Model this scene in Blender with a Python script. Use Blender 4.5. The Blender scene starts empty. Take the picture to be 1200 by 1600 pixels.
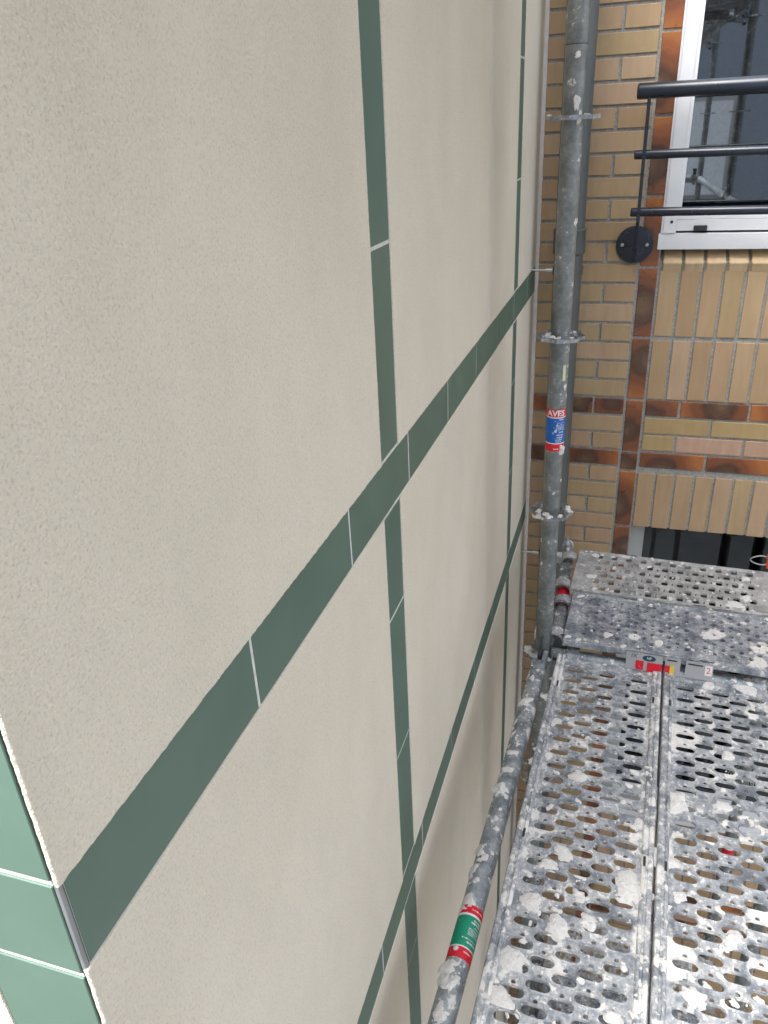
import bpy, bmesh, math, random
from mathutils import Vector, Matrix
from mathutils.geometry import delaunay_2d_cdt
from mathutils import noise as mnoise

random.seed(7)
scene = bpy.context.scene
COL = scene.collection
R = math.radians

# ------------------------------------------------------------------ camera
H = 5.40          # height of the phone above the ground
OX = 0.34         # distance of the phone from the stuccoed wall (wall plane is x = 0)
U = 0.34
def W(x, y, z):
    """metres measured from the standpoint -> world"""
    return Vector((x + OX, y, z + H))

cam_data = bpy.data.cameras.new('camera')
cam = bpy.data.objects.new('camera', cam_data)
COL.objects.link(cam)
right = Vector((0.95492684, 0.29323301, -0.04614258))
down = Vector((0.09075102, -0.43639651, -0.89516610))
fwd = Vector((-0.28262871, 0.85063064, -0.44333793))
m = Matrix((right, -down, -fwd)).transposed().to_4x4()
m.translation = W(0, 0, 0)
cam.matrix_world = m
cam_data.sensor_fit = 'VERTICAL'
cam_data.sensor_height = 36.0
cam_data.lens = 36.0 * 1201 / 1600
cam_data.clip_start = 0.02
cam_data.clip_end = 2000
scene.camera = cam

# ------------------------------------------------------------------ light
SUN_ELEV, SUN_AZ = R(53), R(222)       # azimuth clockwise from +y : behind and to the left of the wall's end
world = bpy.data.worlds.new('World')
scene.world = world
world.use_nodes = True
nt = world.node_tree
nt.nodes.clear()
sky = nt.nodes.new('ShaderNodeTexSky')
sky.sky_type = 'NISHITA'
sky.sun_disc = False
sky.sun_elevation = SUN_ELEV
sky.sun_rotation = SUN_AZ
sky.air_density = 1.0
sky.dust_density = 4.0
sky.ozone_density = 1.0
hs = nt.nodes.new('ShaderNodeHueSaturation')
hs.inputs['Saturation'].default_value = 0.32
bg = nt.nodes.new('ShaderNodeBackground')
bg.inputs['Strength'].default_value = 0.15
wo = nt.nodes.new('ShaderNodeOutputWorld')
nt.links.new(sky.outputs[0], hs.inputs['Color'])
nt.links.new(hs.outputs[0], bg.inputs[0])
nt.links.new(bg.outputs[0], wo.inputs[0])

sun_data = bpy.data.lights.new('sun', 'SUN')
sun_data.energy = 1.5
sun_data.angle = R(35)
sun_data.color = (1.0, 0.99, 0.97)
sun = bpy.data.objects.new('sun', sun_data)
COL.objects.link(sun)
sd = Vector((math.sin(SUN_AZ) * math.cos(SUN_ELEV), math.cos(SUN_AZ) * math.cos(SUN_ELEV), math.sin(SUN_ELEV)))
sun.rotation_euler = sd.to_track_quat('Z', 'Y').to_euler()
sun.location = (-3, -3, 12)

scene.view_settings.view_transform = 'Standard'
scene.view_settings.look = 'None'
scene.view_settings.gamma = 1.0
scene.view_settings.use_curve_mapping = False
scene.view_settings.exposure = 2.2
scene.render.engine = 'CYCLES'
scene.cycles.max_bounces = 5
scene.cycles.diffuse_bounces = 3
scene.cycles.glossy_bounces = 3
scene.cycles.transparent_max_bounces = 6
scene.cycles.caustics_reflective = False
scene.cycles.caustics_refractive = False

# ------------------------------------------------------------------ helpers
def link_obj(name, me, mat=None, parent=None, loc=None, rot=None):
    o = bpy.data.objects.new(name, me)
    COL.objects.link(o)
    if mat is not None and me is not None and not me.materials:
        me.materials.append(mat)
    if loc is not None: o.location = loc
    if rot is not None: o.rotation_euler = rot
    if parent is not None: o.parent = parent
    return o

def empty(name, loc=(0, 0, 0), rz=0.0):
    o = bpy.data.objects.new(name, None)
    o.empty_display_size = 0.05
    COL.objects.link(o)
    o.location = loc
    o.rotation_euler = (0, 0, rz)
    return o

def tag(o, label=None, cat=None, group=None, kind=None):
    if label: o['label'] = label
    if cat: o['category'] = cat
    if group: o['group'] = group
    if kind: o['kind'] = kind
    return o

def copy_tree(o, parent=None):
    c = o.copy()
    COL.objects.link(c)
    c.parent = parent
    for ch in [k for k in o.children]:
        copy_tree(ch, c)
    return c

class MB:
    def __init__(s): s.v = []; s.f = []
    def add(s, verts, faces):
        n = len(s.v)
        s.v += [tuple(p) for p in verts]
        s.f += [tuple(i + n for i in f) for f in faces]
    def box(s, x0, x1, y0, y1, z0, z1):
        s.add([(x0,y0,z0),(x1,y0,z0),(x1,y1,z0),(x0,y1,z0),(x0,y0,z1),(x1,y0,z1),(x1,y1,z1),(x0,y1,z1)],
              [(0,3,2,1),(4,5,6,7),(0,1,5,4),(1,2,6,5),(2,3,7,6),(3,0,4,7)])
    def tube(s, p, q, r, n=24, caps=True, r2=None, prof=None):
        p, q = Vector(p), Vector(q)
        d = (q - p); L = d.length; d.normalize()
        a = d.orthogonal().normalized(); b = d.cross(a)
        rings = prof or [(0, r), (1, r if r2 is None else r2)]
        base = len(s.v)
        for t, rr in rings:
            c = p + d * (L * t)
            for i in range(n):
                th = 2 * math.pi * i / n
                s.v.append(tuple(c + a * (rr * math.cos(th)) + b * (rr * math.sin(th))))
        for k in range(len(rings) - 1):
            for i in range(n):
                j = (i + 1) % n
                s.f.append((base+k*n+i, base+k*n+j, base+(k+1)*n+j, base+(k+1)*n+i))
        if caps:
            s.f.append(tuple(base + i for i in reversed(range(n))))
            s.f.append(tuple(base + (len(rings)-1)*n + i for i in range(n)))
    def build(s, name, mat, parent=None, smooth=False, loc=None, rot=None, bevel=0):
        me = bpy.data.meshes.new(name)
        me.from_pydata(s.v, [], s.f)
        bm = bmesh.new(); bm.from_mesh(me)
        if bevel:
            es = [e for e in bm.edges if len(e.link_faces) == 2 and e.calc_face_angle(0) > R(35)]
            bmesh.ops.bevel(bm, geom=es, offset=bevel, segments=2, profile=0.6, affect='EDGES')
        bmesh.ops.recalc_face_normals(bm, faces=bm.faces)
        bm.to_mesh(me); bm.free()
        if smooth:
            me.shade_smooth()
            me.set_sharp_from_angle(angle=R(38))
        return link_obj(name, me, mat, parent, loc, rot)

_cache = {}
def bbox_mesh(dx, dy, dz, b, mat, key=None):
    """bevelled box centred on its origin, shared between alike pieces"""
    k = (round(dx,4), round(dy,4), round(dz,4), round(b,5), mat.name, key)
    if k in _cache: return _cache[k]
    bm = bmesh.new()
    bmesh.ops.create_cube(bm, size=1.0)
    for v in bm.verts: v.co = Vector((v.co.x*dx, v.co.y*dy, v.co.z*dz))
    if b > 0:
        bmesh.ops.bevel(bm, geom=list(bm.edges), offset=b, segments=1, affect='EDGES')
    me = bpy.data.meshes.new('piece')
    bm.to_mesh(me); bm.free()
    me.materials.append(mat)
    _cache[k] = me
    return me

# ------------------------------------------------------------------ materials
class NT:
    def __init__(s, name):
        s.m = bpy.data.materials.new(name)
        s.m.use_nodes = True
        s.t = s.m.node_tree
        s.b = s.t.nodes['Principled BSDF']
    def n(s, typ, **kw):
        nd = s.t.nodes.new(typ)
        for k, v in kw.items(): setattr(nd, k, v)
        return nd
    def l(s, a, b): s.t.links.new(a, b)
    def setv(s, sock, v):
        if hasattr(v, 'links') or isinstance(v, bpy.types.NodeSocket): s.l(v, sock)
        else: sock.default_value = v
    def math(s, op, a, b=0.0, c=None, clamp=False):
        nd = s.n('ShaderNodeMath', operation=op, use_clamp=clamp)
        s.setv(nd.inputs[0], a); s.setv(nd.inputs[1], b)
        if c is not None: s.setv(nd.inputs[2], c)
        return nd.outputs[0]
    def vmath(s, op, a, b):
        nd = s.n('ShaderNodeVectorMath', operation=op)
        s.setv(nd.inputs[0], a)
        if op == 'SCALE': s.setv(nd.inputs['Scale'], b)
        else: s.setv(nd.inputs[1], b)
        return nd.outputs[0]
    def mix(s, f, a, b, blend='MIX'):
        nd = s.n('ShaderNodeMix', data_type='RGBA', blend_type=blend)
        s.setv(nd.inputs[0], f); s.setv(nd.inputs[6], a); s.setv(nd.inputs[7], b)
        return nd.outputs[2]
    def noise(s, vec, scale, detail=3.0, rough=0.5, dist=0.0):
        nd = s.n('ShaderNodeTexNoise')
        if vec is not None: s.l(vec, nd.inputs['Vector'])
        nd.inputs['Scale'].default_value = scale
        nd.inputs['Detail'].default_value = detail
        nd.inputs['Roughness'].default_value = rough
        nd.inputs['Distortion'].default_value = dist
        return nd
    def ramp(s, fac, stops, interp='LINEAR'):
        nd = s.n('ShaderNodeValToRGB')
        cr = nd.color_ramp
        cr.interpolation = interp
        while len(cr.elements) < len(stops): cr.elements.new(0.5)
        for e, (p, c) in zip(cr.elements, stops):
            e.position = p
            e.color = (c[0], c[1], c[2], 1) if not isinstance(c, (int, float)) else (c, c, c, 1)
        s.setv(nd.inputs[0], fac)
        return nd.outputs[0]
    def rng(s, v, a, b, c=0.0, d=1.0, smooth=False):
        nd = s.n('ShaderNodeMapRange', interpolation_type='SMOOTHSTEP' if smooth else 'LINEAR')
        s.setv(nd.inputs[0], v)
        nd.inputs[1].default_value = a; nd.inputs[2].default_value = b
        nd.inputs[3].default_value = c; nd.inputs[4].default_value = d
        return nd.outputs[0]
    def obj(s, shift=True):
        tc = s.n('ShaderNodeTexCoord').outputs['Object']
        if not shift: return tc
        oi = s.n('ShaderNodeObjectInfo').outputs['Random']
        comb = s.n('ShaderNodeCombineXYZ')
        s.l(s.math('MULTIPLY', oi, 37.0), comb.inputs[0])
        s.l(s.math('MULTIPLY', oi, 91.0), comb.inputs[1])
        s.l(s.math('MULTIPLY', oi, 53.0), comb.inputs[2])
        return s.vmath('ADD', tc, comb.outputs[0])
    def bump(s, h, strength, dist, normal=None):
        nd = s.n('ShaderNodeBump')
        nd.inputs['Strength'].default_value = strength
        nd.inputs['Distance'].default_value = dist
        s.l(h, nd.inputs['Height'])
        if normal is not None: s.l(normal, nd.inputs['Normal'])
        return nd.outputs[0]
    def out(s, color=None, rough=None, metal=None, normal=None, spec=None):
        for k, v in (('Base Color', color), ('Roughness', rough), ('Metallic', metal), ('Normal', normal), ('Specular IOR Level', spec)):
            if v is None: continue
            if isinstance(v, tuple) and len(v) == 3: v = (*v, 1)
            s.setv(s.b.inputs[k], v)
        return s.m

def simple(name, col, rough=0.6, metal=0.0, var=0.12, scale=30, spec=0.5):
    n = NT(name)
    o = n.obj()
    f = n.noise(o, scale, 5, 0.6).outputs[0]
    c = n.mix(n.rng(f, 0.3, 0.7), (*[x*(1-var) for x in col], 1), (*[min(1, x*(1+var)) for x in col], 1))
    g = n.noise(o, scale*9, 3).outputs[0]
    return n.out(c, n.rng(f, 0.3, 0.7, max(0.02, rough-0.06), min(1, rough+0.06)), metal, n.bump(g, 0.12, 0.001) if rough > 0.8 else None, spec)

def m_plaster():
    n = NT('stucco')
    o = n.obj(False)
    grain = n.noise(o, 370, 3, 0.6, 0.25).outputs[0]
    big = n.noise(n.vmath('MULTIPLY', o, (1, 1, 0.6)), 3.2, 6, 0.62).outputs[0]
    c = n.mix(n.rng(big, 0.3, 0.7), (0.63, 0.578, 0.478, 1), (0.72, 0.663, 0.56, 1))
    c = n.mix(n.math('MULTIPLY', n.rng(grain, 0.47, 0.27), 0.42), c, (0.37, 0.335, 0.27, 1))  # shade of the grain's pits put into the colour
    c = n.mix(n.math('MULTIPLY', n.rng(grain, 0.55, 0.74), 0.28), c, (0.84, 0.80, 0.72, 1))  # raised grain lightened in the colour like small highlights
    return n.out(c, 0.92, 0, n.bump(grain, 0.85, 0.0026), 0.2)

def m_tile():
    n = NT('green_tile')
    o = n.obj()
    f = n.noise(o, 9, 4, 0.6).outputs[0]
    c = n.mix(n.rng(f, 0.3, 0.7), (0.078, 0.136, 0.104, 1), (0.100, 0.163, 0.128, 1))
    oi = n.n('ShaderNodeObjectInfo').outputs['Random']
    c = n.mix(n.math('MULTIPLY', oi, 0.22), c, (0.070, 0.115, 0.090, 1))
    g = n.noise(o, 700, 2).outputs[0]
    dust = n.rng(n.noise(o, 60, 6, 0.7).outputs[0], 0.66, 0.85)
    c = n.mix(n.math('MULTIPLY', dust, 0.12), c, (0.5, 0.5, 0.46, 1))
    wav = n.noise(o, 22, 2).outputs[0]
    return n.out(c, n.rng(f, 0.3, 0.7, 0.36, 0.50), 0, n.bump(g, 0.05, 0.0006, n.bump(wav, 0.10, 0.004)), 0.38)

def rnd_piece(n):
    oi = n.n('ShaderNodeObjectInfo').outputs['Random']
    gi = n.n('ShaderNodeNewGeometry').outputs['Random Per Island']
    return n.math('FRACT', n.math('ADD', n.math('MULTIPLY', oi, 7.31), n.math('MULTIPLY', gi, 3.77)))

def m_brick(name='tan_brick', lo=None):
    n = NT(name)
    o = n.obj()
    r = rnd_piece(n)
    c = n.ramp(r, lo or [(0.0, (0.405, 0.282, 0.155)), (0.3, (0.445, 0.303, 0.185)), (0.55, (0.44, 0.325, 0.178)), (0.8, (0.495, 0.345, 0.228)), (1.0, (0.405, 0.297, 0.158))])
    st = n.noise(n.vmath('MULTIPLY', o, (38, 38, 6)), 1.0, 4, 0.6).outputs[0]
    c = n.mix(n.math('MULTIPLY', n.rng(st, 0.35, 0.7), 0.35), c, (0.30, 0.185, 0.10, 1))
    sp = n.noise(o, 420, 3, 0.6).outputs[0]
    c = n.mix(n.math('MULTIPLY', n.rng(sp, 0.62, 0.75), 0.4), c, (0.16, 0.10, 0.06, 1))
    c = n.mix(n.math('MULTIPLY', n.rng(n.noise(o, 30, 5, 0.65).outputs[0], 0.6, 0.8), 0.3), c, (0.52, 0.42, 0.32, 1))
    return n.out(c, 0.68, 0, n.bump(sp, 0.5, 0.0014), 0.35)

def m_glazed():
    n = NT('brown_glazed_brick')
    tc = n.obj(False)
    o = n.obj()
    oi = n.n('ShaderNodeObjectInfo').outputs['Random']
    sep = n.n('ShaderNodeSeparateXYZ'); n.l(tc, sep.inputs[0])
    sh = n.math('MULTIPLY', n.math('SUBTRACT', n.math('FRACT', n.math('MULTIPLY', oi, 17.3)), 0.5), 0.09)
    px = n.math('ADD', sep.outputs[0], sh); pz = n.math('ADD', sep.outputs[2], sh)
    rr = n.math('SQRT', n.math('ADD', n.math('MULTIPLY', px, px), n.math('MULTIPLY', pz, pz)))
    wob = n.noise(o, 16, 3, 0.55, 0.2).outputs[0]
    t = n.math('ADD', n.math('MULTIPLY', rr, 7.0), n.math('MULTIPLY', n.math('SUBTRACT', wob, 0.5), 0.38))
    t = n.math('ADD', t, n.math('MULTIPLY', n.math('SUBTRACT', oi, 0.5), 0.40))
    c = n.ramp(t, [(0.0, (0.16, 0.09, 0.05)), (0.17, (0.10, 0.055, 0.032)), (0.30, (0.085, 0.038, 0.023)), (0.45, (0.19, 0.068, 0.03)), (0.55, (0.19, 0.065, 0.028)), (0.72, (0.28, 0.095, 0.034)), (0.95, (0.38, 0.14, 0.042))], 'EASE')
    sp = n.noise(o, 260, 2, 0.5).outputs[0]
    c = n.mix(n.math('MULTIPLY', n.rng(sp, 0.68, 0.75), 0.8), c, (0.02, 0.012, 0.01, 1))
    st = n.noise(o, 90, 4).outputs[0]
    c = n.mix(n.math('MULTIPLY', n.rng(st, 0.5, 0.75), 0.12), c, (0.36, 0.15, 0.06, 1))
    return n.out(c, n.rng(wob, 0.3, 0.7, 0.24, 0.42), 0, n.bump(st, 0.12, 0.001), 0.5)

def splat_mask(n, o, lv, bias=None):
    """dried plaster spatters: union of drops of several sizes; lv = [(scale, threshold, gain, warped)]"""
    w1 = n.noise(o, 30, 4, 0.7).outputs['Color']
    ow = n.vmath('ADD', o, n.vmath('SCALE', n.vmath('SUBTRACT', w1, (0.5, 0.5, 0.5)), 0.045))
    mask = None
    for sc, th, gain, wf in lv:
        v = n.n('ShaderNodeTexVoronoi'); v.inputs['Scale'].default_value = sc
        n.l(ow if wf else o, v.inputs['Vector'])
        sp = n.n('ShaderNodeSeparateColor'); n.l(v.outputs['Color'], sp.inputs[0])
        rv = sp.outputs[0] if bias is None else n.math('ADD', sp.outputs[0], bias)
        rad = n.math('MULTIPLY', n.math('SUBTRACT', rv, th), gain)
        k = n.rng(n.math('SUBTRACT', rad, v.outputs['Distance']), 0.0, 0.06)
        mask = k if mask is None else n.math('MAXIMUM', mask, k)
    return mask

def m_steel(name, lv, base=(0.34, 0.365, 0.385), smear=0.62, metal=0.4, rough=0.42, film=0.35, edge=None, con=1.0):
    n = NT(name)
    o = n.obj()
    bias = None
    if edge:
        sep = n.n('ShaderNodeSeparateXYZ'); n.l(n.obj(False), sep.inputs[0])
        bias = n.rng(n.math('ABSOLUTE', sep.outputs[1]), edge[0], edge[1], 0.0, edge[2])
    f = n.noise(o, 18, 5, 0.68).outputs[0]
    c = n.ramp(f, [(0.28, tuple(x*(1-0.45*con) for x in base)), (0.45, tuple(x*(1-0.05*con) for x in base)), (0.6, tuple(x*(1+0.2*con) for x in base)), (0.75, tuple(x*(1+0.45*con) for x in base))])
    mask = splat_mask(n, o, lv, bias)
    pn = n.noise(o, 75, 5, 0.7, 0.3).outputs[0]
    both = n.math('ADD', n.math('MULTIPLY', f, 0.55), n.math('MULTIPLY', pn, 0.45))
    if bias is not None: both = n.math('ADD', both, n.math('MULTIPLY', bias, 0.16))
    sm = n.math('MULTIPLY', n.rng(both, smear, smear + 0.04), 0.92)
    fl_ = n.math('MULTIPLY', n.rng(both, 0.44, 0.58), film)
    tot = n.math('MAXIMUM', n.math('MAXIMUM', mask, sm), fl_)
    pc = n.mix(n.rng(pn, 0.3, 0.7), (0.56, 0.545, 0.515, 1), (0.80, 0.785, 0.755, 1))
    c = n.mix(tot, c, pc)
    ro = n.math('ADD', n.math('MULTIPLY', tot, 0.45), n.rng(f, 0.3, 0.7, rough-0.07, rough+0.1), clamp=True)
    me = n.math('MULTIPLY', n.math('SUBTRACT', 1.0, tot), metal)
    hgt = n.math('ADD', n.math('MULTIPLY', n.math('MAXIMUM', mask, sm), 0.8), n.math('MULTIPLY', pn, 0.3))
    return n.out(c, ro, me, n.bump(hgt, 0.6, 0.0025), 0.5)

def m_glass(tint, ior=2.7, name='window_glass'):
    n = NT(name)
    nt = n.t
    nt.nodes.remove(n.b)
    out = nt.nodes['Material Output']
    tr = n.n('ShaderNodeBsdfTransparent'); tr.inputs[0].default_value = (*tint, 1)
    gl = n.n('ShaderNodeBsdfGlossy'); gl.inputs['Roughness'].default_value = 0.015
    gl.inputs[0].default_value = (0.86, 0.93, 1, 1)
    fr = n.n('ShaderNodeFresnel'); fr.inputs[0].default_value = ior
    w = n.noise(n.obj(), 1.6, 1).outputs[0]
    n.l(n.bump(w, 0.05, 0.02), gl.inputs['Normal'])
    mx = n.n('ShaderNodeMixShader')
    n.l(fr.outputs[0], mx.inputs[0]); n.l(tr.outputs[0], mx.inputs[1]); n.l(gl.outputs[0], mx.inputs[2])
    n.l(mx.outputs[0], out.inputs[0])
    return n.m

def m_sticker(name, col):
    n = NT(name)
    o = n.obj()
    wear = n.rng(n.noise(o, 120, 6, 0.7).outputs[0], 0.62, 0.7)
    c = n.mix(n.math('MULTIPLY', wear, 0.85), (*col, 1), (0.62, 0.60, 0.57, 1))
    return n.out(c, 0.45, 0, None, 0.4)

PLASTER = m_plaster()
TILE = m_tile()
GROUT = simple('pale_grout', (0.56, 0.56, 0.54), 0.85, 0, 0.15, 60)
CORE = simple('wall_core', (0.45, 0.44, 0.41), 0.9)
BEAD = simple('zinc_bead', (0.26, 0.27, 0.28), 0.45, 0.5)
SEAL = simple('sealant', (0.60, 0.58, 0.55), 0.6)
BRICK = m_brick()
BRICK_PINK = m_brick('pink_brick', [(0.0, (0.52, 0.335, 0.245)), (1.0, (0.50, 0.33, 0.23))])
BRICK_OLIVE = m_brick('yellow_brick', [(0.0, (0.42, 0.30, 0.135)), (1.0, (0.43, 0.31, 0.15))])
BRICK_SILL = m_brick('sill_brick', [(0.0, (0.62, 0.47, 0.28)), (1.0, (0.64, 0.48, 0.30))])
GLAZED = m_glazed()
MORTAR = simple('mortar', (0.33, 0.325, 0.305), 0.95, 0, 0.3, 140)
WHITE = simple('white_frame', (0.74, 0.75, 0.77), 0.35, 0, 0.03, 10)
GREYFR = simple('grey_frame', (0.42, 0.43, 0.42), 0.4, 0, 0.05, 10)
NAVY = simple('navy_paint', (0.016, 0.022, 0.036), 0.3, 0.0, 0.04, 5)
PIPE = simple('grey_pvc', (0.075, 0.085, 0.085), 0.42, 0, 0.15, 8)
BLACK = simple('rubber_and_hole_black', (0.03, 0.03, 0.03), 0.6)  # also blackens the solid pieces drawn for shaded holes
ROOM = simple('room_paint', (0.10, 0.10, 0.105), 0.9)
CURT = simple('curtain_cloth', (0.20, 0.22, 0.25), 0.9)
GLASS = m_glass((0.30, 0.33, 0.36))
GLASS_LOW = m_glass((0.18, 0.20, 0.23), 1.75, 'lower_window_glass')
BOLT = simple('bolt_steel', (0.5, 0.5, 0.5), 0.35, 0.8)
STEEL_POST = m_steel('post_steel', [(30, 0.80, 1.6, True)], base=(0.165, 0.182, 0.182), smear=0.575, metal=0.45, rough=0.40, film=0.14, con=0.5)
STEEL_TUBE = m_steel('ledger_steel', [(17, 0.60, 1.3, True), (60, 0.66, 1.6, True), (170, 0.74, 1.8, False)], base=(0.215, 0.245, 0.27), smear=0.575, metal=0.35, film=0.25)
STEEL_PLANK = m_steel('plank_steel', [(8, 0.60, 1.2, True), (30, 0.64, 1.5, True), (110, 0.78, 2.2, True)], base=(0.245, 0.272, 0.308), smear=0.534, metal=0.25, film=0.6, edge=(0.10, 0.145, 0.10))
STEEL_DARK = m_steel('plank_steel_dull', [(9, 0.66, 1.2, True), (40, 0.76, 1.6, True), (120, 0.84, 2.4, False)], base=(0.18, 0.207, 0.245), smear=0.568, metal=0.25, film=0.4)
STEEL_PALE = m_steel('plank_steel_pale', [(10, 0.70, 1.2, True), (40, 0.78, 1.6, True), (130, 0.84, 2.4, True)], base=(0.32, 0.325, 0.325), smear=0.572, metal=0.25, film=0.4, con=0.7)
WEDGE = simple('dark_wedge_steel', (0.075, 0.08, 0.085), 0.4, 0.4, 0.2, 40)
LUMP = None
def m_lump():
    n = NT('dried_plaster')
    o = n.obj()
    g = n.noise(o, 110, 5, 0.68).outputs[0]
    c = n.mix(n.rng(g, 0.3, 0.7), (0.62, 0.605, 0.575, 1), (0.82, 0.805, 0.775, 1))
    return n.out(c, 0.9, 0, n.bump(g, 1.0, 0.006), 0.2)
LUMP = m_lump()
RED = m_sticker('red_sticker', (0.62, 0.012, 0.03))
BLUE = m_sticker('blue_sticker', (0.006, 0.11, 0.42))
GREEN = m_sticker('green_sticker', (0.005, 0.26, 0.15))
PAPER = m_sticker('white_sticker', (0.72, 0.72, 0.70))
LABEL = m_sticker('grey_label', (0.36, 0.365, 0.37))
YELLOW = m_sticker('yellow_sticker', (0.70, 0.52, 0.06))
TEAL = m_sticker('teal_sticker', (0.01, 0.05, 0.075))
INK = simple('black_ink', (0.02, 0.02, 0.022), 0.6)
ORANGE = simple('orange_plastic', (0.75, 0.10, 0.02), 0.4)
PALETAPE = simple('pale_tape', (0.55, 0.58, 0.36), 0.5)
GROUND = simple('concrete_ground', (0.14, 0.14, 0.135), 0.92, 0, 0.25, 3)
MESH = simple('grey_sheet', (0.42, 0.43, 0.44), 0.9)

# ------------------------------------------------------------------ ground
g = MB(); g.add([(-400, -400, 0), (400, -400, 0), (400, 400, 0), (-400, 400, 0)], [(0, 1, 2, 3)])
tag(g.build('ground', GROUND), kind='structure')

# ------------------------------------------------------------------ stuccoed wall (plane x = 0)
Y0, Y1 = 0.795 * U, 2.886
ZT, ZB = 1.25, -5.40
BANDS = [(-1.60 * U, -1.335 * U), (-4.295 * U, -4.035 * U)]
VB = [(2.995 * U, 3.262 * U), (6.93 * U, 7.19 * U)]
wall = empty('stucco_wall', W(-OX, 1.5, -H))
tag(wall, 'beige stucco wall with dark green tile bands crossing on it', 'wall')
woff = wall.location
def wl(x, y, z):      # standpoint metres (x measured from the wall face) -> local to the wall's empty
    return (x, y - woff.y, z + H - woff.z)
mb = MB()
RX = -2.2
mb.box(RX, -0.006, Y0 + 0.006 - woff.y, Y1 + 0.25 - woff.y, ZB + H + 0.001, ZT + H)
mb.build('wall_core', CORE, wall)
mb = MB()                                             # grout beds under the bands
for a, b in BANDS:
    p, q = wl(-0.0055, Y0 + 0.0056, a - 0.004), wl(0.0001, Y1 - 0.006, b + 0.004)
    mb.box(p[0], q[0], p[1], q[1], p[2], q[2])
zs = sorted([ZB + 0.01, ZT - 0.003] + [v for b in BANDS for v in (b[0] - 0.0045, b[1] + 0.0045)])
for a, b in VB:
    for z0, z1 in ((zs[0], zs[1]), (zs[2], zs[3]), (zs[4], zs[5])):
        p, q = wl(-0.0055, a - 0.004, z0), wl(-0.0001, b + 0.004, z1)
        mb.box(p[0], q[0], p[1], q[1], p[2], q[2])
p, q = (-0.105, Y0 + 0.0008 - woff.y, ZB + H + 0.01), (-0.004, Y0 + 0.0055 - woff.y, ZT + H - 0.003)
mb.box(p[0], q[0], p[1], q[1], p[2], q[2])
mb.build('grout_bed', GROUT, wall)

def ragged(L, amp, seed, n):
    return [amp * (mnoise.noise(Vector((i * 0.55, seed, 0.3))) * 1.1 + 0.8 * mnoise.noise(Vector((i * 1.9, seed, 7.7)))) for i in range(n)]

def panel(a0, a1, z0, z1, amps, frame, seed, name='stucco_panel'):
    """a slab of stucco whose edge is torn where the masking tape came off. amps: (low a, high a, low z, high z)"""
    step = 0.0035
    na, nz = max(4, int((a1 - a0) / step)), max(4, int((z1 - z0) / step))
    if z1 - z0 > 2.5: nz = 300
    loop = []   # (a, z, outward a, outward z, jitter)
    r = ragged(0, amps[2], seed + 1, na)
    for i in range(na): loop.append((a0 + (a1 - a0) * i / na, z0, 0, -1, r[i]))
    r = ragged(0, amps[1], seed + 2, nz)
    for i in range(nz): loop.append((a1, z0 + (z1 - z0) * i / nz, 1, 0, r[i]))
    r = ragged(0, amps[3], seed + 3, na)
    for i in range(na): loop.append((a1 - (a1 - a0) * i / na, z1, 0, 1, r[i]))
    r = ragged(0, amps[0], seed + 4, nz)
    for i in range(nz): loop.append((a0, z1 - (z1 - z0) * i / nz, -1, 0, r[i]))
    N = len(loop)
    V, F = [], []
    rings = [(-0.012, 0.0022, 0), (-0.0016, 0.0022, 1), (-0.0005, 0.0018, 1), (0.0001, 0.0008, 1), (0.0002, -0.0012, 1)]
    for off, h, jj in rings:
        for a, z, oa, oz, j in loop:
            d = off + (j if jj else 0)
            if jj == 0:
                aa = min(max(a, a0 + 0.012), a1 - 0.012); zz = min(max(z, z0 + 0.012), z1 - 0.012)
            else:
                aa, zz = a + oa * d, z + oz * d
                aa = min(max(aa, a0 + (off if off < 0 else -9)), a1 - (off if off < 0 else -9)) if oz else aa
                zz = min(max(zz, z0 + (off if off < 0 else -9)), z1 - (off if off < 0 else -9)) if oa else zz
                if oa: aa = (a1 if oa > 0 else a0) + oa * (off + j)
                if oz: zz = (z1 if oz > 0 else z0) + oz * (off + j)
                if oz: aa = min(max(a, a0 - off), a1 + off) if off < 0 else a
                if oa: zz = min(max(z, z0 - off), z1 + off) if off < 0 else z
            V.append(frame(h, aa, zz))
    for k in range(len(rings) - 1):
        for i in range(N):
            j = (i + 1) % N
            F.append((k*N+i, k*N+j, (k+1)*N+j, (k+1)*N+i))
    c = [frame(0.0022, a0+0.012, z0+0.012), frame(0.0022, a1-0.012, z0+0.012), frame(0.0022, a1-0.012, z1-0.012), frame(0.0022, a0+0.012, z1-0.012)]
    n0 = len(V); V += c; F.append((n0, n0+1, n0+2, n0+3))
    b = MB(); b.v = V; b.f = F
    return b.build(name, PLASTER, wall)

fr_main = lambda h, a, z: wl(h, a, z)
fr_ret = lambda h, a, z: (a, Y0 - h - woff.y, z + H - woff.z)
ys = [Y0, VB[0][0], VB[0][1], VB[1][0], VB[1][1], Y1]
zz = [ZB + 0.01, BANDS[1][0], BANDS[1][1], BANDS[0][0], BANDS[0][1], ZT]
sd_ = 0
for i in (0, 2, 4):
    for j in (0, 2, 4):
        sd_ += 11.3
        panel(ys[i], ys[i+1], zz[j], zz[j+1],
              (0.0008 if i else 0.00045, 0.0007, 0.0010, 0.0003), fr_main, sd_)
panel(RX, -0.0975, ZB + 0.01, ZT, (0.0002, 0.0010, 0.0004, 0.0004), fr_ret, 333.0)

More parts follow.
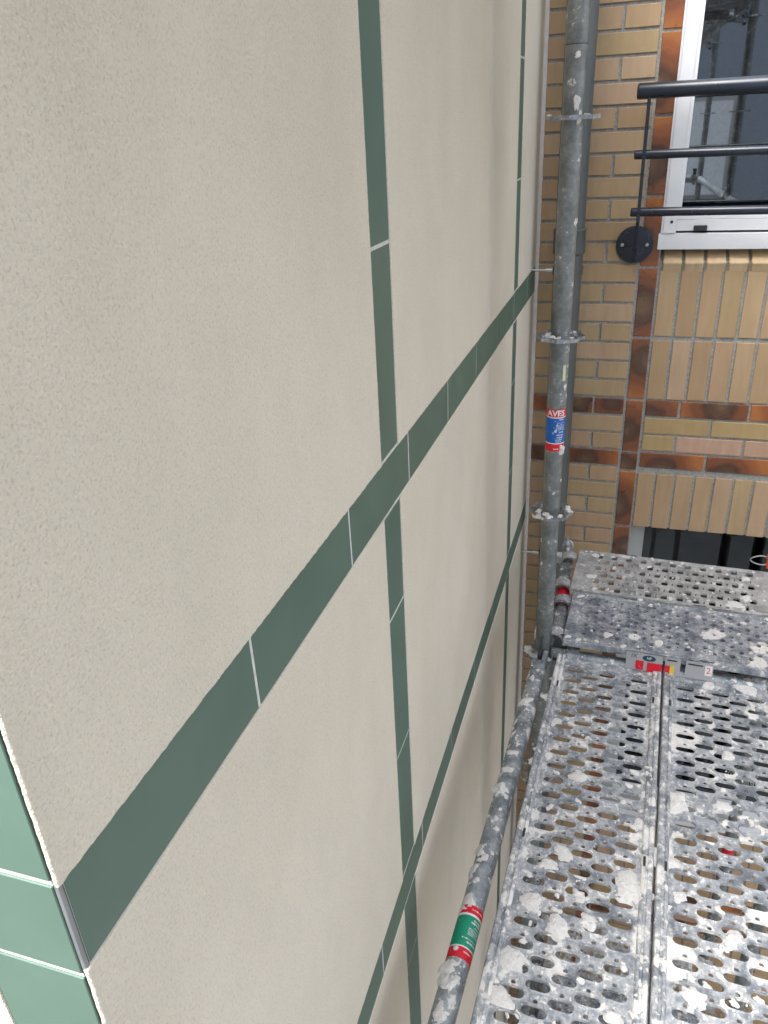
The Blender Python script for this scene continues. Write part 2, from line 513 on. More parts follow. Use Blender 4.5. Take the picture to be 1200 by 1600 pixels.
TJ = 0.0043
def tile(cx, cy, cz, dx, dy, dz):
    o = link_obj('tile', bbox_mesh(dx, dy, dz, 0.0011, TILE), None, wall, wl(cx, cy, cz))
    o.rotation_euler = (random.uniform(-1, 1)*0.0015, random.uniform(-1, 1)*0.0006, random.uniform(-1, 1)*0.0006)
    return o
TH = 0.0060
PITCH = 0.886 * U
for bi, (a, b) in enumerate(BANDS):
    y = Y0 + 0.0052
    nxt = (0.787 + (0.02 if bi else 0.0)) * U + PITCH
    while y < Y1 - 0.02:
        e = min(nxt - TJ / 2, Y1 - 0.004)
        tile(-TH/2 + 0.0007 + random.uniform(-1, 1)*0.0002, (y + e) / 2, (a + b) / 2, TH, e - y, b - a - 0.0006)
        y = e + TJ; nxt += PITCH
for vi, (a, b) in enumerate(VB):
    cuts = [2.25*U, 1.365*U, 0.475*U, -0.415*U, BANDS[0][1] + TJ, None, BANDS[0][0] - TJ, -2.183*U, -3.088*U, BANDS[1][1] + TJ, None, BANDS[1][0] - TJ]
    z = -4.9 * U
    while z > ZB: cuts.append(z); z -= PITCH
    for t0, t1 in zip(cuts, cuts[1:]):
        if t0 is None or t1 is None: continue
        hi = t0 - (TJ/2 if t0 not in (BANDS[0][0]-TJ, BANDS[1][0]-TJ) else 0)
        lo = t1 + (TJ/2 if t1 not in (BANDS[0][1]+TJ, BANDS[1][1]+TJ) else 0)
        if hi > ZT: hi = ZT
        tile(-TH/2 + 0.0006 + random.uniform(-1, 1)*0.0002, (a + b) / 2, (hi + lo) / 2, TH, b - a - 0.0006, hi - lo)
# the column of tiles on the wall's end face
cuts = []
z = BANDS[0][1] + 0.002
up = z
while up < ZT: cuts.append(up); up += PITCH
cuts = [ZT] + cuts[::-1] + [BANDS[0][0] - 0.008]
z = BANDS[0][0] - 0.008 - PITCH
while z > ZB: cuts.append(z); z -= PITCH
for t0, t1 in zip(cuts, cuts[1:]):
    o = link_obj('tile', bbox_mesh(0.0935, TH, t0 - t1 - 0.0055, 0.0008, TILE, 'r'), None, wall)
    o.location = (-0.0935/2 - 0.0037, Y0 + TH/2 - 0.0008 - woff.y, (t0 + t1) / 2 + H - woff.z)
b = MB()
for a, c in BANDS:
    p, q = wl(-0.0034, Y0 + 0.0004, a - 0.004), wl(0.0004, Y0 + 0.0046, c + 0.002)
    b.box(p[0], q[0], p[1], q[1], p[2], q[2])
b.build('corner_bead', BEAD, wall, bevel=0.0008)
b = MB()
p, q = wl(-0.004, Y1 - 0.006, ZB + 0.01), wl(0.009, Y1 + 0.006, ZT)
b.add([(0.002, Y1-0.014-woff.y, p[2]), (0.0075, Y1-0.004-woff.y, p[2]), (0.012, Y1+0.006-woff.y, p[2]), (-0.003, Y1+0.006-woff.y, p[2]), (-0.003, Y1-0.014-woff.y, p[2]),
       (0.002, Y1-0.014-woff.y, q[2]), (0.0075, Y1-0.004-woff.y, q[2]), (0.012, Y1+0.006-woff.y, q[2]), (-0.003, Y1+0.006-woff.y, q[2]), (-0.003, Y1-0.014-woff.y, q[2])],
      [(0,1,6,5),(1,2,7,6),(2,3,8,7),(3,4,9,8),(4,0,5,9),(0,4,3,2,1),(5,6,7,8,9)])
b.build('corner_sealant', SEAL, wall)

# ------------------------------------------------------------------ brick facade (plane y = 2.89)
YB = 8.5 * U
fac = empty('brick_facade', W(0.5, YB, -H))
tag(fac, 'tan brick facade with brown glazed bands and two windows behind the scaffold', 'building')
fo = fac.location
def fl(x, y, z): return (x + OX - fo.x, y - fo.y, z + H - fo.z)
XR = 3.2
WX0, WX1 = 0.235 * U, 1.86
LZ0, LZ1 = -2.97, -4.295 * U          # lower window opening
UZ0, UZ1 = -1.185 * U, 1.30           # upper window opening
mb = MB()
def mbox(x0, x1, z0, z1, y0=YB + 0.006, y1=YB + 0.24):
    p, q = fl(x0, y0, z0), fl(x1, y1, z1)
    mb.box(p[0], q[0], p[1], q[1], p[2], q[2])
mbox(-OX - 0.002, WX0, -H + 0.001, 2.2)
mbox(WX1, XR, -H + 0.001, 2.2)
mbox(WX0, WX1, LZ1, -1.40 * U)
mbox(WX0, WX1, -H + 0.001, LZ0)
mbox(WX0, WX1, UZ1, 2.2)
mb.build('mortar_wall', MORTAR, fac)

bricks = []      # (x0, x1, z0, z1, material)
CP, Z0C, BH = 0.0693, -0.9323, 0.0595
JT = 0.0098
def course_z(k):
    top = Z0C - 0.0049 - k * CP
    return top - BH, top
def left_field(x0u, mirror=None):
    for k in range(-44, 64):
        z0, z1 = course_z(k)
        if z0 < -H + 0.02 or z1 > 2.15: continue
        mat = GLAZED if k in (0, 3) else BRICK
        segs = [(-0.282, 0.02), (-0.98, -0.312)] if k % 2 == 0 else [(-0.65, 0.02), (-0.992, -0.68)]
        for a, c in segs:
            bricks.append((a * U, c * U, z0, z1, mat))
left_field(0)
colj = [6.2, 5.5, 4.8, 4.1, 3.44, 2.76, 2.07, 1.38, 0.694, 0.013, -0.685, -1.359, -2.073, -2.754, -3.374, -3.600, -4.31]
while colj[-1] > -15.2: colj.append(colj[-1] - 0.70)
for a, c in zip(colj, colj[1:]):
    bricks.append((0.050 * U, 0.222 * U, c * U + JT/2, a * U - JT/2, GLAZED))
    bricks.append((WX1 + 0.004, WX1 + 0.063, c * U + JT/2, a * U - JT/2, GLAZED))
SP, SW = 0.0695, 0.0597
def soldiers(z0, z1, mats=None):
    x = 0.252 * U; i = 0
    while x + SW < WX1:
        mt = BRICK
        if random.random() < 0.12: mt = BRICK_PINK
        bricks.append((x, x + SW, z0, z1, mt)); x += SP; i += 1
soldiers(-2.056 * U, -1.392 * U)
soldiers(-2.738 * U, -2.103 * U)
soldiers(-4.298 * U, -3.622 * U)
for base in (LZ0 - 0.05,):
    soldiers(base - 0.232, base - 0.007); soldiers(base - 0.470, base - 0.245)
def rows_right(ks, glz, zoff=0.0):
    for n_, k in enumerate(ks):
        z0, z1 = course_z(k); z0 += zoff; z1 += zoff
        x = 0.256 * U
        first = True
        while x < WX1 - 0.02:
            w = 0.112 if (first and n_ % 2 == 0) else 0.2265
            mt = GLAZED if n_ in glz else (BRICK_PINK if (n_ == 2 and not first) else BRICK_OLIVE)
            bricks.append((x, min(x + w, WX1 - 0.004), z0, z1, mt)); x += w + JT; first = False
rows_right([0, 1, 2, 3], (0, 3))
kk = 0
zlow = LZ0 - 0.05 - 0.475
rows_right([0, 1, 2, 3], (0, 3), zlow - course_z(0)[1] - 0.003)
k0 = zlow - 4 * CP - 0.004
kz = k0
nrow = 0
while kz - BH > -H + 0.02:
    x = 0.256 * U; first = True
    while x < WX1 - 0.02:
        w = 0.112 if (first and nrow % 2 == 0) else 0.2265
        bricks.append((x, min(x + w, WX1 - 0.004), kz - BH, kz, BRICK)); x += w + JT; first = False
    kz -= CP; nrow += 1
for k in range(-44, 64):          # right of the windows
    z0, z1 = course_z(k)
    if z0 < -H + 0.02 or z1 > 2.15: continue
    x = WX1 + 0.073; first = True
    while x < XR - 0.02:
        w = 0.11 if (first and k % 2 == 0) else 0.227
        bricks.append((x, min(x + w, XR - 0.004), z0, z1, GLAZED if k in (0, 3) else BRICK)); x += w + JT; first = False

def px_of(x, z):
    d = Vector((x, YB, z))
    c = Vector((d.dot(right), d.dot(down), d.dot(fwd)))
    return 600 + 1201 * c.x / c.z, 800 + 1201 * c.y / c.z
def rank(bk):
    x, z = (bk[0] + bk[1]) / 2, (bk[2] + bk[3]) / 2
    u, v = px_of(x, z)
    s = 0
    if not (-40 < u < 1260): s += 5
    if v > 1700 or v < -60: s += 5
    if v > 900: s += 1 + (v - 900) / 1000
    return s
bricks.sort(key=rank)
DEP = 0.012
rest = {}
for i, (x0, x1, z0, z1, mt) in enumerate(bricks):
    if i < 296:
        L, Hh = x1 - x0, z1 - z0
        o = link_obj('brick', bbox_mesh(L, DEP, Hh, 0.0014, mt, 'b'), None, fac)
        o.location = fl((x0 + x1) / 2 + random.uniform(-1, 1)*0.0006, YB + DEP/2 + random.uniform(-1, 1)*0.0009, (z0 + z1) / 2 + random.uniform(-1, 1)*0.0005)
        o.rotation_euler = (random.uniform(-1, 1)*0.006, random.uniform(-1, 1)*0.003, random.uniform(-1, 1)*0.004)
    else:
        r_ = rest.setdefault(mt.name, (mt, MB()))
        p, q = fl(x0, YB + random.uniform(-1, 1)*0.0008, z0), fl(x1, YB + DEP, z1)
        r_[1].box(p[0], q[0], p[1], q[1], p[2], q[2])
allm = MB(); mats = []; midx = []
for nm, (mt, b_) in rest.items():
    allm.add(b_.v, b_.f); mats.append(mt); midx += [len(mats) - 1] * len(b_.f)
me = bpy.data.meshes.new('brick_field')
me.from_pydata(allm.v, [], allm.f)
for mt in mats: me.materials.append(mt)
me.polygons.foreach_set('material_index', midx)
tag(link_obj('brick_field', me, None, fac), kind='stuff')

# sloping sill bricks under the upper window
sl = bbox_mesh(SW, 0.085, 0.040, 0.003, BRICK_SILL, 's')
x = 0.268 * U
while x + SW < WX1:
    o = link_obj('brick', sl, None, fac)
    o.location = fl(x + SW/2, YB + 0.031 + random.uniform(-1, 1)*0.001, -1.305 * U)
    o.rotation_euler = (R(26), 0, random.uniform(-1, 1)*0.006)
    x += SP
b = MB(); p, q = fl(WX0, YB + 0.008, -1.40 * U), fl(WX1, YB + 0.075, -1.345 * U)
b.add([p, (q[0], p[1], p[2]), (q[0], q[1], p[2]), (p[0], q[1], p[2]),
       (p[0], p[1], p[2] + 0.030), (q[0], p[1], p[2] + 0.030), (q[0], q[1], p[2] + 0.068), (p[0], q[1], p[2] + 0.068)],
      [(0,3,2,1),(4,5,6,7),(0,1,5,4),(1,2,6,5),(2,3,7,6),(3,0,4,7)])
b.build('sill_bed', MORTAR, fac)

def fbox(name, mat, parent, x0, x1, y0, y1, z0, z1, bev=0.0012):
    b = MB(); p, q = fl(x0, y0, z0), fl(x1, y1, z1)
    b.box(p[0], q[0], p[1], q[1], p[2], q[2])
    return b.build(name, mat, parent, bevel=bev)

# upper window
def boxes(lst, name, mat, parent, bev=0.0012):
    b = MB()
    for x0, x1, y0, y1, z0, z1 in lst:
        p, q = fl(x0, y0, z0), fl(x1, y1, z1)
        b.box(p[0], q[0], p[1], q[1], p[2], q[2])
    return b.build(name, mat, parent, bevel=bev)
win = boxes([(0.213*U, 0.234*U, YB - 0.006, YB + 0.09, -1.030*U, UZ1),
             (0.2345*U, 0.352*U, YB - 0.010, YB + 0.09, -1.030*U, UZ1),
             (WX1 - 0.055, WX1, YB - 0.010, YB + 0.09, -1.030*U, UZ1),
             (0.352*U, WX1 - 0.055, YB - 0.004, YB + 0.085, UZ1 - 0.05, UZ1)], 'window', WHITE, fac)
tag(win, 'upper white framed window')
boxes([(0.3525*U, 0.384*U, YB - 0.004, YB + 0.03, -0.905*U, UZ1 - 0.05),
       (0.384*U, WX1 - 0.0555, YB + 0.000, YB + 0.03, -0.905*U, -0.845*U),
       (0.93, 0.985, YB + 0.000, YB + 0.03, -0.845*U, UZ1 - 0.05)], 'sash', WHITE, win)
fbox('track', WHITE, win, 0.3525*U, WX1 - 0.0555, YB - 0.002, YB + 0.06, -1.012*U, -0.908*U)
fbox('window_sill', WHITE, win, 0.196*U, WX1 + 0.01, YB - 0.006, YB + 0.06, -1.185*U, -1.032*U, 0.002)
fbox('drain_cap', BLACK, win, 0.513*U, 0.636*U, YB - 0.012, YB - 0.0021, -1.008*U, -0.962*U, 0.001)
b = MB(); c = fl(0.305*U, YB - 0.0112, -0.925*U); d = fl(0.305*U, YB - 0.006, -0.925*U)
b.tube(c, d, 0.005, 16); b.build('hole_shade_disc', BLACK, win)  # solid black disc takes the place of the hole's shaded depth
fbox('pane', GLASS, win, 0.384*U, WX1 - 0.056, YB + 0.012, YB + 0.017, -0.843*U, UZ1 - 0.051, 0)
# lower window
lw = boxes([(0.236*U, 0.372*U, YB + 0.062, YB + 0.13, LZ0, LZ1 + 0.0)], 'window', GREYFR, fac)
fbox('jamb', GREYFR, lw, WX1 - 0.05, WX1, YB + 0.062, YB + 0.13, LZ0, LZ1)
tag(lw, 'lower grey framed window')
fbox('sash', GREYFR, lw, 0.373*U, 0.40*U, YB + 0.075, YB + 0.11, LZ0 + 0.06, LZ1 - 0.001)
fbox('track', WHITE, lw, 0.374*U, WX1 - 0.051, YB + 0.066, YB + 0.13, LZ0 + 0.0, LZ0 + 0.058)
fbox('window_sill', WHITE, lw, 0.22*U, WX1 + 0.01, YB - 0.02, YB + 0.15, LZ0 - 0.045, LZ0 - 0.002, 0.002)
fbox('pane', GLASS_LOW, lw, 0.401*U, WX1 - 0.052, YB + 0.090, YB + 0.095, LZ0 + 0.059, LZ1 - 0.002, 0)
def room(z0, z1):
    b = MB(); p, q = fl(WX0 - 0.4, YB + 0.242, z0), fl(WX1 + 0.4, YB + 2.6, z1)
    x0, y0, a, x1, y1, c = *p, *q
    b.add([(x0,y0,a),(x1,y0,a),(x1,y1,a),(x0,y1,a),(x0,y0,c),(x1,y0,c),(x1,y1,c),(x0,y1,c)],
          [(0,1,2,3),(7,6,5,4),(1,5,6,2),(2,6,7,3),(3,7,4,0)])
    o = b.build('room_shell', ROOM, fac)
    return o
room(-1.05, 1.5); room(-3.7, -1.2)
def curtain(x0, x1, z0, z1, win_):
    b = MB(); n = 60
    V = []
    for i in range(n + 1):
        t = i / n; xx = x0 + (x1 - x0) * t
        yy = YB + 0.30 + 0.018 * math.sin(t * 41 + 0.7 * math.sin(t * 13))
        V.append(fl(xx, yy, z0)); V.append(fl(xx, yy, z1))
    b.add(V, [(2*i, 2*i+2, 2*i+3, 2*i+1) for i in range(n)])
    b.build('curtain', CURT, win_, smooth=True)
curtain(0.62, 1.70, -0.36, 1.28, win)
curtain(0.75, 1.80, -2.95, -1.47, lw)

# ------------------------------------------------------------------ railing in front of the upper window
YR = 2.795
rl = empty('window_railing', W(-0.004, YB, -0.386))
tag(rl, 'dark navy metal guard railing with three rails across the upper window', 'railing')
ro = rl.location
def rloc(x, y, z): return W(x, y, z) - ro
def rod(name, mat, parent, p, q, r, off, cap=0.004, n=24):
    b = MB()
    L = (Vector(q) - Vector(p)).length
    c = cap / L
    b.tube(Vector(p), Vector(q), r, n, True, prof=[(0, r*0.72), (c*0.35, r*0.92), (c, r), (1-c, r), (1-c*0.35, r*0.92), (1, r*0.72)])
    return b.build(name, mat, parent, smooth=True)
rod('top_rail', NAVY, rl, rloc(-0.042, YR, 0.0735), rloc(2.0, YR, 0.0735), 0.0225, None, 0.006)
rod('rail', NAVY, rl, rloc(-0.034, YR, -0.1035), rloc(1.99, YR, -0.1035), 0.0138, None)
rod('rail', NAVY, rl, rloc(-0.030, YR, -0.2735), rloc(1.99, YR, -0.2735), 0.0138, None)
for xs in (-0.004, 1.93):
    b = MB(); p, q = rloc(xs - 0.0055, YR - 0.013, -0.30), rloc(xs + 0.0055, YR + 0.011, 0.056)
    b.box(p[0], q[0], p[1], q[1], p[2], q[2])
    # blade that turns back to the wall plate
    e = [rloc(xs + sx, yy, zz_) for sx in (-0.0055, 0.0055) for yy, zz_ in ((YR - 0.013, -0.301), (YR + 0.011, -0.301), (YB - 0.009, -0.340), (YB - 0.009, -0.440), (YB - 0.030, -0.440))]
    b.add(e, [(0,1,2,3,4), (9,8,7,6,5), (0,5,6,1), (1,6,7,2), (2,7,8,3), (3,8,9,4), (4,9,5,0)])
    b.build('bracket', NAVY, rl, bevel=0.0015)
    b = MB(); b.tube(rloc(xs - 0.004, YB - 0.0095, -0.386), rloc(xs - 0.004, YB - 0.001, -0.386), 0.0605, 48, True,
                     prof=[(0, 0.058), (0.12, 0.0603), (1, 0.0605)])
    pl = b.build('wall_plate', NAVY, rl, smooth=True)
    for s_ in (-1, 1):
        b = MB(); c = rloc(xs - 0.004 + 0.040 * s_, YB - 0.0185, -0.386)
        b.tube(c, c + Vector((0, 0.0095, 0)), 0.0065, 6, True, prof=[(0, 0.0045), (0.25, 0.0065), (1, 0.0065)])
        b.build('bolt', BOLT, pl)

# ------------------------------------------------------------------ rain pipe in the corner
dp = empty('rain_pipe', W(-0.217, 2.765, -H))
tag(dp, 'dark grey rain pipe running down the brick corner behind the scaffold post', 'pipe')
def seg(z0, z1, r, name, mat=PIPE, prof=None):
    b = MB(); b.tube((0, 0, z0 + H), (0, 0, z1 + H), r, 32, True, prof=prof)
    return b.build(name, mat, dp, smooth=True)
seg(-H + 0.02, 2.1, 0.0475, 'pipe')
seg(-0.40, -0.315, 0.0530, 'socket', prof=[(0, 0.0475), (0.08, 0.053), (0.85, 0.053), (0.93, 0.056), (1, 0.050)])
seg(-2.90, -2.81, 0.0530, 'socket', prof=[(0, 0.0475), (0.08, 0.053), (0.85, 0.053), (0.93, 0.056), (1, 0.050)])
for zc in (-0.452, -1.56, -2.7, 0.95):
    cl = seg(zc - 0.013, zc + 0.013, 0.0505, 'clamp')
    b = MB(); b.tube((-0.122, 0, zc + H), (-0.046, 0, zc + H), 0.0048, 12, True, prof=[(0, 0.004), (0.62, 0.004), (0.63, 0.0075), (1, 0.0075)])
    b.build('anchor_rod', BOLT, cl, smooth=True)

# ------------------------------------------------------------------ scaffold : posts
def lump_mesh(b, c, r, h, nrm=(0, 0, 1), seed=0.0, tang=None, stretch=1.0):
    nrm = Vector(nrm).normalized()
    a = (Vector(tang) if tang else nrm.orthogonal()).normalized(); t = nrm.cross(a)
    n, rings = 26, 4
    V = []
    for k in range(rings + 1):
        f = k / rings
        for i in range(n):
            th = 2 * math.pi * i / n
            q = Vector((math.cos(th), math.sin(th), seed))
            rr = r * (0.80 + 0.60 * mnoise.noise(q * 0.9 + Vector((seed, 0, 0))) + 0.22 * mnoise.noise(q * 2.0 + Vector((0, seed, 0))) + 0.12 * mnoise.noise(q * 5.1 + Vector((0, 0, seed))))
            if k == rings: rr *= 1.03
            x, y = rr * f * math.cos(th) * stretch, rr * f * math.sin(th)
            z = h * (1 - f ** 2.6) * (0.8 + 0.5 * mnoise.noise(Vector((x * 60, y * 60, seed)))) - (0.0022 if k == rings else 0)
            V.append(Vector(c) + a * x + t * y + nrm * z)
    F = []
    for k in range(rings):
        for i in range(n):
            j = (i + 1) % n
            if k == 0: F.append((0, n + i, n + j))
            else: F.append((k*n+i, k*n+j, (k+1)*n+j, (k+1)*n+i))
    b.add(V, F)

def rosette_mesh():
    vs, es, fs = [], [], []
    def loop(pts, hole):
        n0 = len(vs)
        vs.extend(Vector(p) for p in pts)
        n = len(pts)
        es.extend((n0 + i, n0 + (i + 1) % n) for i in range(n))
        if hole: fs.append(list(range(n0, n0 + n)))
        return list(range(n0, n0 + n))
    outer = [(math.cos(t) * (0.0575 + 0.0035 * math.cos(8 * t)), math.sin(t) * (0.0575 + 0.0035 * math.cos(8 * t))) for t in [2 * math.pi * i / 96 for i in range(96)]]
    lo = loop(outer, False)
    holes = [loop([(0.0238 * math.cos(2 * math.pi * i / 32), 0.0238 * math.sin(2 * math.pi * i / 32)) for i in range(32)], True)]
    for k in range(8):
        th = math.pi / 4 * k
        w, hgt = (0.0105, 0.0085) if k % 2 == 0 else (0.0075, 0.0078)
        c = Vector((0.0425 * math.cos(th), 0.0425 * math.sin(th)))
        e1 = Vector((-math.sin(th), math.cos(th))); e2 = Vector((math.cos(th), math.sin(th)))
        holes.append(loop([c + e1 * w * math.cos(a) + e2 * hgt * math.sin(a) for a in [2 * math.pi * i / 14 for i in range(14)]], True))
    V, E_, F, ov, oe, of = delaunay_2d_cdt(vs, es, fs, 0, 1e-7)
    idx = {}
    for i, o in enumerate(ov):
        for q in o: idx[q] = i
    keep = []
    for f, o in zip(F, of):
        if o: continue
        c = sum((V[i] for i in f), Vector((0, 0))) / 3
        t = math.atan2(c.y, c.x)
        if c.length > 0.0575 + 0.0035 * math.cos(8 * t): continue
        keep.append(f)
    b = MB(); n = len(V); th = 0.0045
    b.v = [(p.x, p.y, th) for p in V] + [(p.x, p.y, -th) for p in V]
    b.f = [tuple(f) for f in keep] + [tuple(i + n for i in reversed(f)) for f in keep]
    for lp in [lo] + holes:
        for i in range(len(lp)):
            a_, c_ = idx[lp[i]], idx[lp[(i + 1) % len(lp)]]
            b.f.append((a_, c_, c_ + n, a_ + n))
    return b
ros_me = None
RINGS = [-1.487 + 0.4985 * i for i in range(-7, 6)]
def scaffold_post(X, Y, label, z0=-H, z1=1.7, splat=True, group=None):
    global ros_me
    t = empty('scaffold_post', W(X, Y, -H))
    tag(t, label, 'scaffold post', group)
    b = MB()
    b.tube((0, 0, z0 + H + 0.03), (0, 0, 0.150 + H), 0.0243, 36, True)
    tb = b.build('tube', STEEL_POST, t, smooth=True)
    b = MB(); b.tube((0, 0, 0.1515 + H), (0, 0, z1 + H), 0.0243, 36, True,
                     prof=[(0, 0.0252), (0.045, 0.0252), (0.05, 0.0243), (1, 0.0243)])
    b.build('upper_tube', STEEL_POST, t, smooth=True)
    b = MB(); b.tube((0, 0, 0.146 + H), (0, 0, 0.156 + H), 0.0236, 24, True); b.build('joint_pin', BLACK, t)
    b = MB(); b.box(-0.07, 0.07, -0.07, 0.07, z0 + H + 0.006, z0 + H + 0.014); b.tube((0, 0, z0+H+0.014), (0, 0, z0+H+0.12), 0.019, 20)
    b.build('base_plate', STEEL_POST, t)
    for i, z in enumerate(RINGS):
        if z < z0 + 0.1 or z > z1: continue
        if ros_me is None:
            o = rosette_mesh().build('rosette', STEEL_TUBE, t); ros_me = o.data
        else: o = link_obj('rosette', ros_me, None, t)
        o.location = (0, 0, z + H); o.rotation_euler = (0, 0, R(-2.1))
    return t
post = scaffold_post(-0.165, 2.0, 'galvanised scaffold post with a blue and red sticker, in front of the rain pipe', )
outer = scaffold_post(0.600, 1.985, 'galvanised scaffold post at the outer corner of the deck, right of the slotted planks')
p3 = scaffold_post(-0.248, 0.06, 'galvanised scaffold post close to the end of the stucco wall')
p4 = scaffold_post(0.535, 0.03, 'galvanised scaffold post behind the standpoint on the outer deck side')
p5 = scaffold_post(-0.128, 2.76 - 0.0, 'x') if False else None
p6 = scaffold_post(0.628, 2.69, 'galvanised scaffold post close to the brick facade under the window railing', z1=-0.9)

# lumps on the rosettes of the main post
lb = MB()
for zr, n_ in ((RINGS[7], 9), (RINGS[8], 13), (RINGS[9], 7), (RINGS[10], 4)):
    for i in range(n_):
        th = random.uniform(0, 2 * math.pi); rr = random.uniform(0.030, 0.056)
        lump_mesh(lb, (rr * math.cos(th), rr * math.sin(th), zr + H + 0.0045), random.uniform(0.006, 0.012), random.uniform(0.002, 0.006), seed=random.uniform(0, 90))
for i in range(9):
    z = random.uniform(-0.9, 0.25); th = R(random.uniform(-100, -10))
    n_ = Vector((math.cos(th), math.sin(th), 0))
    lump_mesh(lb, n_ * 0.0240 + Vector((0, 0, z + H)), random.uniform(0.004, 0.009), 0.0016, n_, random.uniform(0, 90), (0, 0, 1), random.uniform(1.2, 2.8))
th = R(-30); n_ = Vector((math.cos(th), math.sin(th), 0))
lump_mesh(lb, n_ * 0.0240 + Vector((0, 0, -0.795 + H)), 0.015, 0.007, n_, 3.3, (0, 0, 1), 1.5)
tag(lb.build('dried_plaster', LUMP, post, smooth=True), kind='stuff')

# ---- stickers wrapped round tubes
def text_tris(s, size, bold=0.0):
    cu = bpy.data.curves.new('txt', 'FONT'); cu.body = s; cu.size = size; cu.align_x = 'CENTER'; cu.align_y = 'CENTER'
    cu.resolution_u = 2; cu.offset = bold
    o = bpy.data.objects.new('txt', cu); COL.objects.link(o)
    bpy.context.view_layer.update()
    me_ = bpy.data.meshes.new_from_object(o.evaluated_get(bpy.context.evaluated_depsgraph_get()))
    V = [v.co.copy() for v in me_.vertices]; F = [tuple(p.vertices) for p in me_.polygons]
    bpy.data.objects.remove(o); bpy.data.curves.remove(cu); bpy.data.meshes.remove(me_)
    return V, F

def band(parent, name, mat, origin, axis, ref, r, s0, s1, a0=-180, a1=180, n=40):
    """a strip of sticker on a tube: axis = direction along the tube, ref = direction of angle 0, s = metres along"""
    axis = Vector(axis).normalized(); ref = (Vector(ref) - axis * Vector(ref).dot(axis)).normalized(); t = axis.cross(ref)
    b = MB(); V = []
    for i in range(n + 1):
        a = R(a0 + (a1 - a0) * i / n)
        d = ref * math.cos(a) + t * math.sin(a)
        for s_ in (s0, s1): V.append(Vector(origin) + axis * s_ + d * r)
        for s_ in (s0, s1): V.append(Vector(origin) + axis * s_ + d * (r - 0.0012))
    F = []
    for i in range(n):
        k = 4 * i
        F += [(k, k+4, k+5, k+1), (k+2, k+3, k+7, k+6), (k, k+2, k+6, k+4), (k+1, k+5, k+7, k+3)]
    b.add(V, F)
    return b.build(name, mat, parent, smooth=True)

def wrap_text(parent, name, mat, s, size, origin, axis, ref, r, sc, ac, flip=False):
    axis = Vector(axis).normalized(); ref = (Vector(ref) - axis * Vector(ref).dot(axis)).normalized(); t = axis.cross(ref)
    V, F = text_tris(s, size, size * 0.03)
    b = MB(); W_ = []
    for v in V:
        x, y = (-v.x, -v.y) if flip else (v.x, v.y)
        a = R(ac) + x / r
        W_.append(Vector(origin) + axis * (sc + y) + (ref * math.cos(a) + t * math.sin(a)) * r)
    b.add(W_, F)
    return b.build(name, mat, parent)

PR = 0.0243
zc = H
st = band(post, 'sticker', RED, (0, 0, 0), (0, 0, 1), (0.08, -1, 0), PR + 0.0008, H - 0.700, H - 0.679)
band(st, 'white_line', PAPER, (0, 0, 0), (0, 0, 1), (0.08, -1, 0), PR + 0.0007, H - 0.703, H - 0.700)
band(st, 'blue_field', BLUE, (0, 0, 0), (0, 0, 1), (0.08, -1, 0), PR + 0.0008, H - 0.773, H - 0.703)
band(st, 'white_line', PAPER, (0, 0, 0), (0, 0, 1), (0.08, -1, 0), PR + 0.0007, H - 0.776, H - 0.773)
band(st, 'red_field', RED, (0, 0, 0), (0, 0, 1), (0.08, -1, 0), PR + 0.0008, H - 0.797, H - 0.776)
wrap_text(st, 'lettering', PAPER, 'AVES', 0.0225, (0, 0, 0), (0, 0, 1), (0.08, -1, 0), PR + 0.0012, H - 0.690, 0)
def dashes(parent, mat, origin, axis, ref, r, rows, seed):
    rr = random.Random(seed)
    axis = Vector(axis).normalized(); ref = (Vector(ref) - axis * Vector(ref).dot(axis)).normalized(); t = axis.cross(ref)
    b = MB()
    for s_, h_, a0, a1 in rows:
        a = a0
        while a < a1:
            da = rr.uniform(2.0, 6.0)
            k = 0.35 + 0.65 * rr.random()
            V = []
            for aa in (a, min(a + da, a1)):
                d = ref * math.cos(R(aa)) + t * math.sin(R(aa))
                for q in (s_ - h_ * k / 2, s_ + h_ * k / 2): V.append(Vector(origin) + axis * q + d * r)
            b.add(V, [(0, 2, 3, 1)])
            a += da + rr.uniform(0.8, 2.6)
    return b.build('small_print', mat, parent)
dashes(st, PAPER, (0, 0, 0), (0, 0, 1), (0.08, -1, 0), PR + 0.0012,
       [(H - 0.707, 0.004, 22, 50), (H - 0.716, 0.0018, 8, 55)] + [(H - 0.7215 - 0.0034 * i, 0.0022, 6, 55) for i in range(5)] + [(H - 0.742, 0.005, 22, 50), (H - 0.750, 0.005, 8, 50), (H - 0.757, 0.004, 10, 48), (H - 0.7635, 0.003, 4, 46), (H - 0.769, 0.003, 4, 40)], 5)
dashes(st, PAPER, (0, 0, 0), (0, 0, 1), (0.08, -1, 0), PR + 0.0012, [(H - 0.790, 0.006, -6, 24)], 9)
band(post, 'tape', PALETAPE, (0, 0, 0), (0, 0, 1), (0.55, -1, 0), PR + 0.0007, H - 0.600, H - 0.560, 2, 22, 6)

